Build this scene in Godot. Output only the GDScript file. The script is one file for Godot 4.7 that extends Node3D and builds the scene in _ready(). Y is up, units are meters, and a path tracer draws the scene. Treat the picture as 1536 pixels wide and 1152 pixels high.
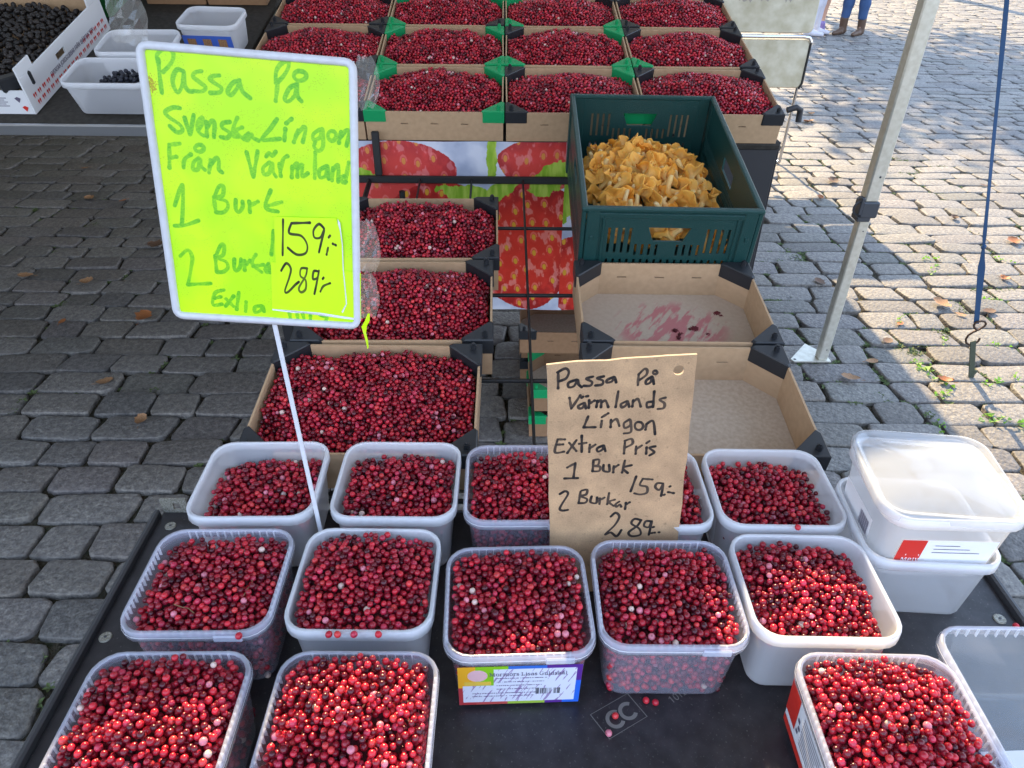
extends Node3D
# A market stall on a cobbled square: tubs of lingonberries on a low shelf, trays of berries on sloping
# racks behind it, two hand-lettered price signs, a crate of chanterelles, a tent pole and its guy strap.

var M := {}
var rng := RandomNumberGenerator.new()
var taken := {}
var cam_at := Vector3(0, 1.65, 0)

# ---------------------------------------------------------------- naming, things and parts
func numbered(called: String, parent: Node) -> String:
	var k := str(parent.get_instance_id()) + called
	if not taken.has(k):
		taken[k] = 0
		return called
	taken[k] += 1
	return "%s_%03d" % [called, taken[k]]

func meta(o: Node, label: String, category: String, group := "") -> void:
	o.set_meta("label", label)
	o.set_meta("category", category)
	if group != "":
		o.set_meta("group", group)

func thing(called: String, label: String, category: String, xf := Transform3D.IDENTITY, group := "") -> Node3D:
	var o := Node3D.new()
	o.name = numbered(called, self)
	add_child(o)
	o.transform = xf
	meta(o, label, category, group)
	return o

func part(called: String, mesh: Mesh, mat: Material, parent: Node, xf := Transform3D.IDENTITY) -> MeshInstance3D:
	var o := MeshInstance3D.new()
	o.name = numbered(called, parent)
	o.mesh = mesh
	o.material_override = mat
	parent.add_child(o)
	o.transform = xf
	return o

func structure(called: String, mesh: Mesh, mat: Material) -> MeshInstance3D:
	var o := part(called, mesh, mat, self)
	o.set_meta("kind", "structure")
	return o

func at(x: float, y: float, d: float) -> Vector3:   # d = metres in front of the stall keeper's side
	return Vector3(x, y, -d)

func pose(p: Vector3, yaw := 0.0, pitch := 0.0, roll := 0.0) -> Transform3D:
	return Transform3D(Basis.from_euler(Vector3(deg_to_rad(pitch), deg_to_rad(yaw), deg_to_rad(roll))), p)

# ---------------------------------------------------------------- mesh helpers
func begin() -> SurfaceTool:
	var s := SurfaceTool.new()
	s.begin(Mesh.PRIMITIVE_TRIANGLES)
	s.set_smooth_group(-1)
	return s

func finish(s: SurfaceTool) -> ArrayMesh:
	s.generate_normals()
	return s.commit()

func tri(s: SurfaceTool, a: Vector3, b: Vector3, c: Vector3) -> void:
	s.add_vertex(a)
	s.add_vertex(b)
	s.add_vertex(c)

func quad(s: SurfaceTool, a: Vector3, b: Vector3, c: Vector3, d: Vector3) -> void:
	tri(s, a, b, c)
	tri(s, a, c, d)

func quad_uv(s: SurfaceTool, p: Array, uv: Array) -> void:
	for i in [0, 1, 2, 0, 2, 3]:
		s.set_uv(uv[i])
		s.add_vertex(p[i])

func box(s: SurfaceTool, xf: Transform3D, size: Vector3, bevel := 0.0) -> void:
	var h := size / 2
	if bevel <= 0.0:
		var v := []
		for i in 8:
			v.append(xf * Vector3(h.x if i & 1 else -h.x, h.y if i & 2 else -h.y, h.z if i & 4 else -h.z))
		quad(s, v[4], v[6], v[7], v[5])
		quad(s, v[1], v[3], v[2], v[0])
		quad(s, v[5], v[7], v[3], v[1])
		quad(s, v[0], v[2], v[6], v[4])
		quad(s, v[6], v[2], v[3], v[7])
		quad(s, v[0], v[4], v[5], v[1])
		return
	var b := minf(bevel, minf(h.x, minf(h.y, h.z)) * 0.98)
	var q := {}
	for i in 8:
		var g := Vector3(1 if i & 1 else -1, 1 if i & 2 else -1, 1 if i & 4 else -1)
		q[[i, 0]] = xf * Vector3(g.x * h.x, g.y * (h.y - b), g.z * (h.z - b))
		q[[i, 1]] = xf * Vector3(g.x * (h.x - b), g.y * h.y, g.z * (h.z - b))
		q[[i, 2]] = xf * Vector3(g.x * (h.x - b), g.y * (h.y - b), g.z * h.z)
	quad(s, q[[4, 2]], q[[6, 2]], q[[7, 2]], q[[5, 2]])
	quad(s, q[[1, 2]], q[[3, 2]], q[[2, 2]], q[[0, 2]])
	quad(s, q[[5, 0]], q[[7, 0]], q[[3, 0]], q[[1, 0]])
	quad(s, q[[0, 0]], q[[2, 0]], q[[6, 0]], q[[4, 0]])
	quad(s, q[[6, 1]], q[[2, 1]], q[[3, 1]], q[[7, 1]])
	quad(s, q[[0, 1]], q[[4, 1]], q[[5, 1]], q[[1, 1]])
	for e in [[4, 5, 1, 2], [6, 7, 2, 1], [0, 1, 2, 1], [2, 3, 1, 2], [5, 7, 2, 0], [1, 3, 0, 2], [4, 6, 0, 2], [0, 2, 2, 0], [7, 3, 1, 0], [6, 2, 0, 1], [5, 1, 0, 1], [4, 0, 1, 0]]:
		quad(s, q[[e[0], e[2]]], q[[e[0], e[3]]], q[[e[1], e[3]]], q[[e[1], e[2]]])
	for i in 8:
		if (i == 0 or i == 3 or i == 5 or i == 6):
			tri(s, q[[i, 0]], q[[i, 1]], q[[i, 2]])
		else:
			tri(s, q[[i, 0]], q[[i, 2]], q[[i, 1]])

func bx(size: Vector3, bevel := 0.0) -> ArrayMesh:
	var s := begin()
	box(s, Transform3D.IDENTITY, size, bevel)
	return finish(s)

func tube(s: SurfaceTool, pts: Array, r: float, n := 8, r_end := -1.0) -> void:
	if r_end < 0:
		r_end = r
	s.set_smooth_group(0)
	var rings := []
	var side := Vector3.ZERO
	for i in pts.size():
		var dir: Vector3 = (pts[mini(i + 1, pts.size() - 1)] - pts[maxi(i - 1, 0)]).normalized()
		if i == 0:
			side = dir.cross(Vector3.UP if absf(dir.y) < 0.9 else Vector3.RIGHT).normalized()
		else:
			side = (side - dir * side.dot(dir)).normalized()
		var up := dir.cross(side)
		var ring := []
		var rr := lerpf(r, r_end, float(i) / maxf(1, pts.size() - 1))
		for k in n:
			var a := TAU * k / n
			ring.append(pts[i] + (side * cos(a) + up * sin(a)) * rr)
		rings.append(ring)
	for i in rings.size() - 1:
		for k in n:
			var k2 := (k + 1) % n
			quad(s, rings[i][k], rings[i][k2], rings[i + 1][k2], rings[i + 1][k])
	s.set_smooth_group(-1)
	for k in range(1, n - 1):
		tri(s, rings[0][0], rings[0][k + 1], rings[0][k])
		tri(s, rings[-1][0], rings[-1][k], rings[-1][k + 1])

func tube_mesh(pts: Array, r: float, n := 8) -> ArrayMesh:
	var s := begin()
	tube(s, pts, r, n)
	return finish(s)

func rounded(hw: float, hd: float, rad: float, y: float, n := 5) -> Array:
	var out := []
	for c in 4:
		var cx := (hw - rad) * (1 if c == 0 or c == 3 else -1)
		var cz := (hd - rad) * (1 if c < 2 else -1)
		for k in n + 1:
			var a := PI / 2 * (c + float(k) / n)
			out.append(Vector3(cx + rad * cos(a), y, cz + rad * sin(a)))
	return out

func loft(s: SurfaceTool, rings: Array, close_first := false, close_last := false) -> void:
	s.set_smooth_group(0)
	for i in rings.size() - 1:
		var a: Array = rings[i]
		var b: Array = rings[i + 1]
		for k in a.size():
			var k2 := (k + 1) % a.size()
			quad(s, a[k], b[k], b[k2], a[k2])
	s.set_smooth_group(-1)
	if close_first:
		for k in range(1, rings[0].size() - 1):
			tri(s, rings[0][0], rings[0][k], rings[0][k + 1])
	if close_last:
		for k in range(1, rings[-1].size() - 1):
			tri(s, rings[-1][0], rings[-1][k + 1], rings[-1][k])

# a board in the xy plane (0..w, 0..h, thickness t along z, centred) with rectangular holes cut through
func board(s: SurfaceTool, xf: Transform3D, w: float, h: float, t: float, holes: Array) -> void:
	var xs := [0.0, w]
	var ys := [0.0, h]
	for r in holes:
		for q in [r.position.x, r.end.x]:
			if not xs.has(q): xs.append(q)
		for q in [r.position.y, r.end.y]:
			if not ys.has(q): ys.append(q)
	xs.sort()
	ys.sort()
	var solid := func(i: int, j: int) -> bool:
		if i < 0 or j < 0 or i >= xs.size() - 1 or j >= ys.size() - 1:
			return false
		var c := Vector2((xs[i] + xs[i + 1]) / 2, (ys[j] + ys[j + 1]) / 2)
		for r in holes:
			if r.has_point(c):
				return false
		return true
	for j in ys.size() - 1:
		for i in xs.size() - 1:
			if not solid.call(i, j):
				continue
			var x0: float = xs[i]
			var x1: float = xs[i + 1]
			var y0: float = ys[j]
			var y1: float = ys[j + 1]
			var z := t / 2
			var v := []
			for k in 8:
				v.append(xf * Vector3(x1 if k & 1 else x0, y1 if k & 2 else y0, z if k & 4 else -z))
			quad(s, v[4], v[6], v[7], v[5])
			quad(s, v[1], v[3], v[2], v[0])
			if not solid.call(i + 1, j): quad(s, v[5], v[7], v[3], v[1])
			if not solid.call(i - 1, j): quad(s, v[0], v[2], v[6], v[4])
			if not solid.call(i, j + 1): quad(s, v[6], v[2], v[3], v[7])
			if not solid.call(i, j - 1): quad(s, v[0], v[4], v[5], v[1])

func disc(s: SurfaceTool, xf: Transform3D, r: float, h: float, n := 20) -> void:
	var a := []
	var b := []
	var c := []
	for k in n:
		var g := TAU * k / n
		a.append(xf * Vector3(r * cos(g), 0, r * sin(g)))
		b.append(xf * Vector3(r * cos(g), h * 0.6, r * sin(g)))
		c.append(xf * Vector3(r * 0.9 * cos(g), h, r * 0.9 * sin(g)))
	for k in n:
		var k2 := (k + 1) % n
		quad(s, a[k], a[k2], b[k2], b[k])
		quad(s, b[k], b[k2], c[k2], c[k])
	for k in range(1, n - 1):
		tri(s, c[0], c[k], c[k + 1])

# ---------------------------------------------------------------- materials
func lin(r: float, g: float, b: float) -> Color:      # a real-world base colour (linear) as albedo_color wants it
	return Color(r, g, b).linear_to_srgb()

func mat(c: Color, rough := 0.7, metal := 0.0) -> StandardMaterial3D:
	var m := StandardMaterial3D.new()
	m.albedo_color = c
	m.roughness = rough
	m.metallic = metal
	m.cull_mode = BaseMaterial3D.CULL_DISABLED
	return m

func noise_tex(seed_: int, freq: float, lo: Color, hi: Color, size := 512, octaves := 5, mid = null) -> NoiseTexture2D:
	var n := FastNoiseLite.new()
	n.seed = seed_
	n.noise_type = FastNoiseLite.TYPE_SIMPLEX_SMOOTH
	n.frequency = freq
	n.fractal_octaves = octaves
	var g := Gradient.new()
	g.set_color(0, lo)
	g.set_color(1, hi)
	if mid != null:
		g.add_point(0.5, mid)
	var t := NoiseTexture2D.new()
	t.width = size
	t.height = size
	t.seamless = true
	t.noise = n
	t.color_ramp = g
	return t

func bump_tex(seed_: int, freq: float, strength: float, size := 512, octaves := 5) -> NoiseTexture2D:
	var n := FastNoiseLite.new()
	n.seed = seed_
	n.frequency = freq
	n.fractal_octaves = octaves
	var t := NoiseTexture2D.new()
	t.width = size
	t.height = size
	t.seamless = true
	t.noise = n
	t.as_normal_map = true
	t.bump_strength = strength
	return t

func triplanar(m: StandardMaterial3D, scale: float, world := false) -> StandardMaterial3D:
	m.uv1_triplanar = true
	m.uv1_world_triplanar = world
	m.uv1_scale = Vector3.ONE * scale
	return m

func clear_plastic(c: Color, alpha: float, rough: float, glow := 0.0) -> StandardMaterial3D:
	var m := mat(Color(c.r, c.g, c.b, alpha), rough)
	m.transparency = BaseMaterial3D.TRANSPARENCY_ALPHA
	if glow > 0:
		m.backlight_enabled = true
		m.backlight = Color(glow, glow, glow)
	return m

func make_materials() -> void:
	var g := Color(1, 1, 1)
	# cobbles
	var st := mat(lin(0.39, 0.365, 0.33), 0.66)
	st.albedo_texture = noise_tex(3, 0.02, Color(0.62, 0.61, 0.62), Color(1, 0.99, 0.97), 1024, 6)
	st.detail_enabled = true
	st.detail_blend_mode = BaseMaterial3D.BLEND_MODE_MUL
	st.detail_albedo = noise_tex(8, 0.12, Color(0.7, 0.7, 0.71), Color(1, 1, 1), 512, 3)
	st.normal_enabled = true
	st.normal_texture = bump_tex(5, 0.03, 6.0, 1024, 4)
	st.normal_scale = 1.0
	st.vertex_color_use_as_albedo = true
	M.stone = triplanar(st, 1.7, true)
	var so := mat(lin(0.07, 0.065, 0.05), 0.95)
	so.albedo_texture = noise_tex(21, 0.02, Color(0.5, 0.62, 0.34), Color(1, 0.93, 0.82), 1024, 6, Color(0.75, 0.7, 0.6))
	so.normal_enabled = true
	so.normal_texture = bump_tex(6, 0.06, 12.0)
	M.soil = triplanar(so, 1.3, true)
	# cardboard
	var cb := mat(lin(0.50, 0.335, 0.20), 0.85)
	cb.albedo_texture = noise_tex(31, 0.03, Color(0.93, 0.925, 0.91), Color(1, 1, 1), 512, 5)
	M.card = triplanar(cb, 3.0)
	var ci := mat(lin(0.56, 0.45, 0.345), 0.85)
	ci.albedo_texture = noise_tex(33, 0.05, Color(0.88, 0.86, 0.84), Color(1, 1, 1), 512, 5)
	M.card_inside = triplanar(ci, 3.0)
	M.card_brown = triplanar(mat(lin(0.3, 0.17, 0.09), 0.85), 3.0)
	M.card_brown.albedo_texture = cb.albedo_texture
	M.white_card = mat(lin(0.72, 0.73, 0.76), 0.6)
	M.cap_black = mat(lin(0.016, 0.018, 0.022), 0.42)
	M.cap_green = mat(lin(0.005, 0.3, 0.1), 0.4)
	# plastics
	M.tub_clear = clear_plastic(lin(0.66, 0.68, 0.85), 0.2, 0.22, 0.2)
	M.rim_clear = clear_plastic(lin(0.7, 0.72, 0.86), 0.3, 0.2, 0.3)
	M.tub_milky = clear_plastic(lin(0.84, 0.86, 0.92), 0.5, 0.32, 0.7)
	M.rim_milky = clear_plastic(lin(0.86, 0.88, 0.93), 0.62, 0.3, 0.7)
	M.rib = clear_plastic(lin(0.85, 0.86, 0.9), 0.8, 0.3, 0.4)
	M.tub_empty = clear_plastic(lin(0.75, 0.8, 0.86), 0.2, 0.12, 0.2)
	M.tub_frost = clear_plastic(lin(0.7, 0.72, 0.76), 0.4, 0.3, 0.5)
	M.lid = clear_plastic(lin(0.6, 0.63, 0.68), 0.36, 0.1, 0.25)
	M.wrap = clear_plastic(lin(0.8, 0.77, 0.72), 0.13, 0.05, 0.1)
	M.crate = mat(lin(0.008, 0.05, 0.048), 0.36)
	M.crate.normal_enabled = true
	M.crate.normal_texture = bump_tex(12, 0.2, 1.2, 256, 2)
	triplanar(M.crate, 6.0)
	M.crate_green = mat(lin(0.02, 0.16, 0.04), 0.5)
	# shelf and metal
	var sh := mat(lin(0.034, 0.032, 0.038), 0.5)
	sh.albedo_texture = noise_tex(41, 0.015, Color(0.6, 0.6, 0.62), Color(1, 0.97, 0.95), 1024, 6)
	sh.detail_enabled = true
	sh.detail_blend_mode = BaseMaterial3D.BLEND_MODE_MIX
	var sc := Gradient.new()
	sc.set_color(0, Color(0.5, 0.48, 0.46, 0.0))
	sc.set_color(1, Color(0.62, 0.6, 0.58, 0.5))
	sc.add_point(0.74, Color(0.5, 0.48, 0.46, 0.0))
	var sn := noise_tex(44, 0.08, Color.BLACK, Color.WHITE, 1024, 4)
	sn.color_ramp = sc
	sh.detail_albedo = sn
	sh.roughness_texture = noise_tex(42, 0.03, Color(0.7, 0.7, 0.7), Color(1, 1, 1), 512, 5)
	M.shelf = triplanar(sh, 2.2)
	M.shelf_edge = mat(lin(0.09, 0.09, 0.095), 0.45, 0.5)
	M.washer = triplanar(mat(lin(0.5, 0.49, 0.45), 0.5, 0.4), 20)
	M.washer.albedo_texture = noise_tex(47, 0.05, Color(0.6, 0.58, 0.52), Color(1, 1, 1), 256, 4)
	M.steel = mat(lin(0.5, 0.51, 0.53), 0.3, 0.9)
	var al := mat(lin(0.68, 0.66, 0.58), 0.38, 0.5)
	al.albedo_texture = noise_tex(51, 0.02, Color(0.9, 0.89, 0.87), Color(1, 1, 1), 512, 5)
	M.alu = triplanar(al, 3.0)
	M.chrome = mat(lin(0.62, 0.62, 0.63), 0.12, 1.0)
	M.rack = mat(lin(0.02, 0.021, 0.023), 0.45, 0.2)
	M.clamp = mat(lin(0.04, 0.045, 0.055), 0.5)
	M.hook = mat(lin(0.06, 0.035, 0.025), 0.5, 0.6)
	M.strap = mat(lin(0.02, 0.075, 0.17), 0.8)
	M.strap.albedo_texture = noise_tex(55, 0.1, Color(0.7, 0.72, 0.78), Color(1, 1, 1), 256, 3)
	triplanar(M.strap, 20)
	M.olive = mat(lin(0.05, 0.06, 0.04), 0.85)
	M.canopy = mat(lin(0.72, 0.72, 0.7), 0.8)
	M.canopy.backlight_enabled = true
	M.canopy.backlight = Color(0.35, 0.35, 0.33)
	M.tent_wall = mat(lin(0.12, 0.14, 0.11), 0.8)
	M.black_sheet = mat(lin(0.02, 0.021, 0.026), 0.55)
	M.counter = triplanar(mat(lin(0.045, 0.04, 0.033), 0.8), 3.0)
	M.counter.albedo_texture = noise_tex(58, 0.03, Color(0.6, 0.58, 0.55), Color(1, 1, 1), 512, 5)
	M.paper = mat(lin(0.75, 0.76, 0.8), 0.6)
	M.sign_frame = triplanar(mat(lin(0.66, 0.68, 0.74), 0.4), 4)
	M.sign_frame.albedo_texture = noise_tex(61, 0.03, Color(0.92, 0.91, 0.9), Color(1, 1, 1), 512, 5)
	M.yellow = mat(lin(0.62, 0.88, 0.003), 0.45)
	M.red_label = mat(lin(0.62, 0.03, 0.02), 0.4)
	M.blue_label = mat(lin(0.05, 0.12, 0.5), 0.45)
	M.print_dark = mat(lin(0.12, 0.1, 0.16), 0.6)
	M.print_white = mat(lin(0.8, 0.8, 0.82), 0.5)
	M.print_grey = mat(lin(0.16, 0.15, 0.14), 0.55)
	M.leaf_green = mat(lin(0.13, 0.25, 0.03), 0.55)
	M.leaf_green.backlight_enabled = true
	M.leaf_green.backlight = Color(0.5, 0.7, 0.15)
	M.moss = mat(lin(0.075, 0.105, 0.03), 0.8)
	M.leaf_tan = triplanar(mat(lin(0.45, 0.27, 0.14), 0.7), 30)
	M.leaf_tan.albedo_texture = noise_tex(65, 0.03, Color(0.6, 0.5, 0.42), Color(1, 1, 1), 256, 4)
	M.leaf_orange = triplanar(mat(lin(0.45, 0.17, 0.05), 0.6), 30)
	M.leaf_orange.albedo_texture = M.leaf_tan.albedo_texture
	M.leaf_brown = triplanar(mat(lin(0.17, 0.1, 0.06), 0.7), 30)
	M.leaf_brown.albedo_texture = M.leaf_tan.albedo_texture
	M.twig = mat(lin(0.2, 0.13, 0.06), 0.8)
	# fruit: the tint comes from each copy's own colour
	M.berry = mat(g, 0.28)
	M.berry.vertex_color_use_as_albedo = true
	M.berry.subsurf_scatter_enabled = true
	M.berry.subsurf_scatter_strength = 0.12
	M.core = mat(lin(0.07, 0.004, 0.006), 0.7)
	M.dark_fruit = mat(g, 0.5)
	M.dark_fruit.vertex_color_use_as_albedo = true
	M.mushroom = mat(g, 0.62)
	M.mushroom.vertex_color_use_as_albedo = true
	M.mushroom.normal_enabled = true
	M.mushroom.normal_texture = bump_tex(71, 0.05, 5.0, 256, 4)
	M.mushroom.subsurf_scatter_enabled = true
	M.mushroom.subsurf_scatter_strength = 0.1
	triplanar(M.mushroom, 25)
	var cream := mat(lin(0.6, 0.56, 0.44), 0.6)
	cream.albedo_texture = noise_tex(75, 0.01, Color(0.82, 0.8, 0.74), Color(1, 1, 1), 512, 5)
	M.cream = triplanar(cream, 1.5)
	M.peel = triplanar(mat(lin(0.3, 0.27, 0.23), 0.8), 8)
	# people
	M.skin = mat(lin(0.5, 0.28, 0.19), 0.55)
	M.jeans = triplanar(mat(lin(0.05, 0.11, 0.24), 0.85), 12)
	M.jeans.albedo_texture = noise_tex(81, 0.04, Color(0.65, 0.68, 0.75), Color(1, 1, 1), 256, 5)
	M.boot = mat(lin(0.09, 0.05, 0.03), 0.55)
	M.navy = mat(lin(0.015, 0.017, 0.03), 0.8)
	M.white_cloth = mat(lin(0.5, 0.48, 0.52), 0.8)
	M.lilac = mat(lin(0.22, 0.16, 0.36), 0.7)
	M.hair = mat(lin(0.07, 0.04, 0.02), 0.6)
	M.jacket = mat(lin(0.09, 0.12, 0.1), 0.8)
	M.bark = triplanar(mat(lin(0.12, 0.09, 0.06), 0.9), 2)
	M.crown = mat(lin(0.1, 0.13, 0.03), 0.6)
	M.crown.backlight_enabled = true
	M.crown.backlight = Color(0.35, 0.4, 0.1)

const GREEN_STROKES := [[93,54,90,102,89,160],[89,65,89,42,114,23,143,16,163,29,159,51,136,73,107,93],[200,85,172,82,149,108,147,134,163,155,186,132,202,87,199,127,212,146,231,148],[283,80,253,86,242,100,265,114,294,131,276,145,238,146],[364,89,335,93,318,103,338,115,368,129,356,144,314,148],[455,99,422,110,396,138,410,149,439,127,453,104,464,134,497,154],[632,89,625,121,616,157],[621,99,628,59,659,31,685,27,683,47,659,74,632,94],[736,54,755,56,765,64,762,74,748,82,728,85,713,80,707,70,715,60,732,54,751,55],[721,97,685,111,659,146,675,155,706,134,719,100,719,134,737,151],[164,206,131,206,93,223,112,241,154,261,164,280,137,288,107,269],[181,237,191,273,198,292,214,253,225,225],[237,276,263,251,263,232,240,252,239,280,260,293],[280,245,276,295],[281,264,307,239,319,248,309,295],[392,239,359,245,354,260,387,277,372,294,342,293],[430,223,410,252,403,285,425,289],[449,254,415,270,451,294],[477,272,455,287,468,296,490,276,495,287,521,295],[617,217,581,252,538,290,584,288,625,283],[654,248,646,288],[659,229,687,212],[714,249,691,291],[702,269,741,238,750,247,734,288],[817,241,786,259,788,278,819,267,830,240,831,295,810,315,787,302,795,283],[876,243,889,245,896,254,894,265,884,274,871,276,860,270,856,260,861,249,873,243,886,244],[920,242,909,281],[916,262,947,236,960,245,945,289],[92,336,78,414],[93,333,143,326],[84,379,119,373],[146,410,157,380,190,361],[235,325,248,327,255,333,252,341,241,348,227,349,216,346,212,338,219,331,231,326,245,326],[225,372,199,388,192,413,216,411,231,376,234,400,249,412],[281,376,268,421],[274,398,309,367,321,376,317,406,332,417],[459,339,471,383,483,424],[483,424,499,376,513,332],[552,349,570,336,582,345,601,329],[567,368,534,389,536,411,560,407,580,372,581,401,593,418],[614,370,617,414],[615,400,635,354,657,341],[677,376,671,416],[677,386,702,365,699,412],[700,385,725,369,723,409,751,397],[792,321,784,413],[844,367,809,384,811,409,839,400,848,367,852,412],[875,371,869,416],[874,381,902,359,900,419],[954,347,934,422],[935,397,918,403,921,420,938,417],[79,551,132,473,103,622],[66,627,122,621,188,601],[278,508,281,565],[282,508,309,469,331,468,323,500,289,510,338,521,343,543,318,563,285,565],[386,513,382,546,395,559,416,539,419,517],[452,515,451,556],[454,531,496,513],[563,469,531,533,592,546],[542,527,614,509],[75,743,117,718,135,746,120,794,94,858],[94,858,215,846],[253,734,252,799],[253,740,286,692,304,691,296,726,267,742,307,755,312,778,287,795,256,799],[351,741,346,777,356,788,378,769,385,739],[403,744,399,783],[405,762,430,743],[463,718,440,754,486,787],[443,766,497,757],[524,750,507,774,517,786,531,761,529,785],[563,620,543,714],[280,870,232,885,213,935,261,930],[225,907,261,899],[287,907,322,936],[328,893,279,938],[357,876,337,948],[391,914,383,955],[472,926,436,934,434,956,462,948,476,929,481,950],[616,941,621,978],[656,939,661,973],[684,937,693,968],[730,954,728,979],[782,951,817,962,792,986,760,991]]
const BLACK_STROKES := [[618,573,604,710],[753,577,659,584],[659,584,645,622,705,630,733,663,723,696,677,704,633,680],[823,595,798,580,770,604,772,632,802,631,823,601,809,642,792,689],[844,629,852,622],[840,669,831,696],[864,652,881,657],[591,773,620,742,642,762,631,798,604,854,619,859,660,827,680,814],[727,757,696,759,690,789,716,806,713,842,689,856,679,838,717,788,727,757],[784,766,761,767,755,798,779,791,788,763,773,815,759,859],[806,795,811,790],[791,848,808,825,844,811]]
const CARD_STROKES := [[77,43,75,120],[71,43,124,27,147,44,129,74,82,86],[200,84,147,96,147,118,182,114,206,86,212,106,234,122],[308,74,266,82,303,100,291,117,248,116],[381,76,339,83,376,97,370,115,327,118],[448,82,406,94,404,107,437,103,452,83,466,109],[616,77,614,129],[616,77,652,53,671,60,667,82,625,104],[706,92,670,109,671,127,699,119,709,95,723,129],[724,64,733,66,739,71,739,76,733,80,723,80,715,77,712,72,714,67,722,64,731,65],[152,171,164,226],[164,226,225,162],[249,201,213,214,219,227,243,224,255,201,264,229],[233,175,243,170],[264,169,276,168],[286,189,284,228],[286,207,323,193],[342,195,336,227],[342,204,367,194,368,228],[371,205,398,197,418,230],[483,154,469,232],[543,206,506,219,513,236,539,227,550,206,562,235],[588,203,584,235],[589,212,620,199,642,238],[729,166,728,245],[725,217,686,220,689,244,728,240],[809,201,770,209,805,229,802,253,762,256],[281,271,251,327],[251,327,333,330],[376,299,371,332],[376,280,419,262],[440,296,439,335],[441,311,478,295,500,332],[569,301,532,319,540,344,578,331,576,307,584,365,535,373],[635,317,654,322,666,334,665,349,652,358,633,359,616,351,609,337,614,323,630,317,650,320],[690,331,686,360],[690,331,735,318,756,388],[119,384,69,381],[69,381,49,449,112,450],[62,410,106,410],[150,404,201,451],[201,392,137,458],[238,370,239,458],[220,413,271,410],[296,421,293,461],[297,441,335,423],[387,431,349,444,356,462,388,451,394,431,408,462],[545,423,542,482],[544,413,590,405,599,431,553,449],[627,447,626,488],[628,463,667,444],[702,456,702,492],[700,433,719,423],[763,454,723,460,759,485,727,502],[136,539,194,517],[194,517,181,601],[116,600,214,603],[324,513,319,570],[324,508,364,507,358,536,329,540,372,547,366,570,319,570],[398,538,399,570,440,577,438,540],[472,548,470,584],[472,558,505,544],[551,521,535,588],[601,550,540,562,576,593],[640,616,605,701],[761,640,690,632],[690,632,672,667,723,681,726,715,677,723,634,714],[842,667,799,664,787,686,818,704,843,672,836,740],[855,736,860,734],[893,689,898,687],[885,720,929,729],[82,688,121,674,141,692,100,744,80,776,100,788,140,786],[234,682,221,747],[241,677,281,674,275,701,234,709,282,729,269,750,221,750],[316,715,309,748,351,756,357,723],[377,730,376,764],[378,741,412,727],[445,702,434,768],[489,744,447,755,483,781],[524,757,497,772,505,787,529,775,540,789],[574,767,570,806],[575,778,602,766],[465,845,500,824,529,850,497,900,427,954,470,945,515,971,550,934],[697,880,646,870,626,898,687,933,698,971,632,977,608,951,671,914,697,880],[779,893,735,889,723,918,761,927,779,893,765,976],[793,930,799,928],[782,967,809,965],[839,964,845,965]]

# ---------------------------------------------------------------- fruit
func fruit_mesh(n: int, m: int, squash: float, calyx: bool) -> ArrayMesh:
	var v := PackedVector3Array()
	var nn := PackedVector3Array()
	var c := PackedColorArray()
	var ix := PackedInt32Array()
	for j in m + 1:
		var p := PI * j / m
		for i in n + 1:
			var a := TAU * i / n
			var d := Vector3(sin(p) * cos(a), cos(p), sin(p) * sin(a))
			var q := d * Vector3(1, squash, 1)
			if calyx and j == 0:
				q *= 0.86                      # the dimple where the flower sat
			v.append(q)
			nn.append(d)
			c.append(Color(0.35, 0.3, 0.25) if calyx and j == 0 else Color(1, 1, 1))
	for j in m:
		for i in n:
			var a := j * (n + 1) + i
			var b := a + n + 1
			ix.append_array([a, b + 1, a + 1, a, b, b + 1])
	var arr := []
	arr.resize(Mesh.ARRAY_MAX)
	arr[Mesh.ARRAY_VERTEX] = v
	arr[Mesh.ARRAY_NORMAL] = nn
	arr[Mesh.ARRAY_COLOR] = c
	arr[Mesh.ARRAY_INDEX] = ix
	var me := ArrayMesh.new()
	me.add_surface_from_arrays(Mesh.PRIMITIVE_TRIANGLES, arr)
	return me

var berry_near: ArrayMesh
var berry_far: ArrayMesh
const BERRY_TONES := [[0.41, 0.012, 0.030], [0.54, 0.018, 0.036], [0.27, 0.008, 0.022], [0.14, 0.005, 0.015], [0.47, 0.026, 0.065], [0.60, 0.040, 0.045], [0.07, 0.004, 0.012], [0.62, 0.19, 0.25], [0.66, 0.48, 0.42]]
const BERRY_SHARE := [0.22, 0.14, 0.24, 0.19, 0.07, 0.05, 0.065, 0.018, 0.007]

func berry_tone(r: RandomNumberGenerator) -> int:
	var t := r.randf()
	for i in BERRY_SHARE.size():
		t -= BERRY_SHARE[i]
		if t < 0:
			return i
	return 0

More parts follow.
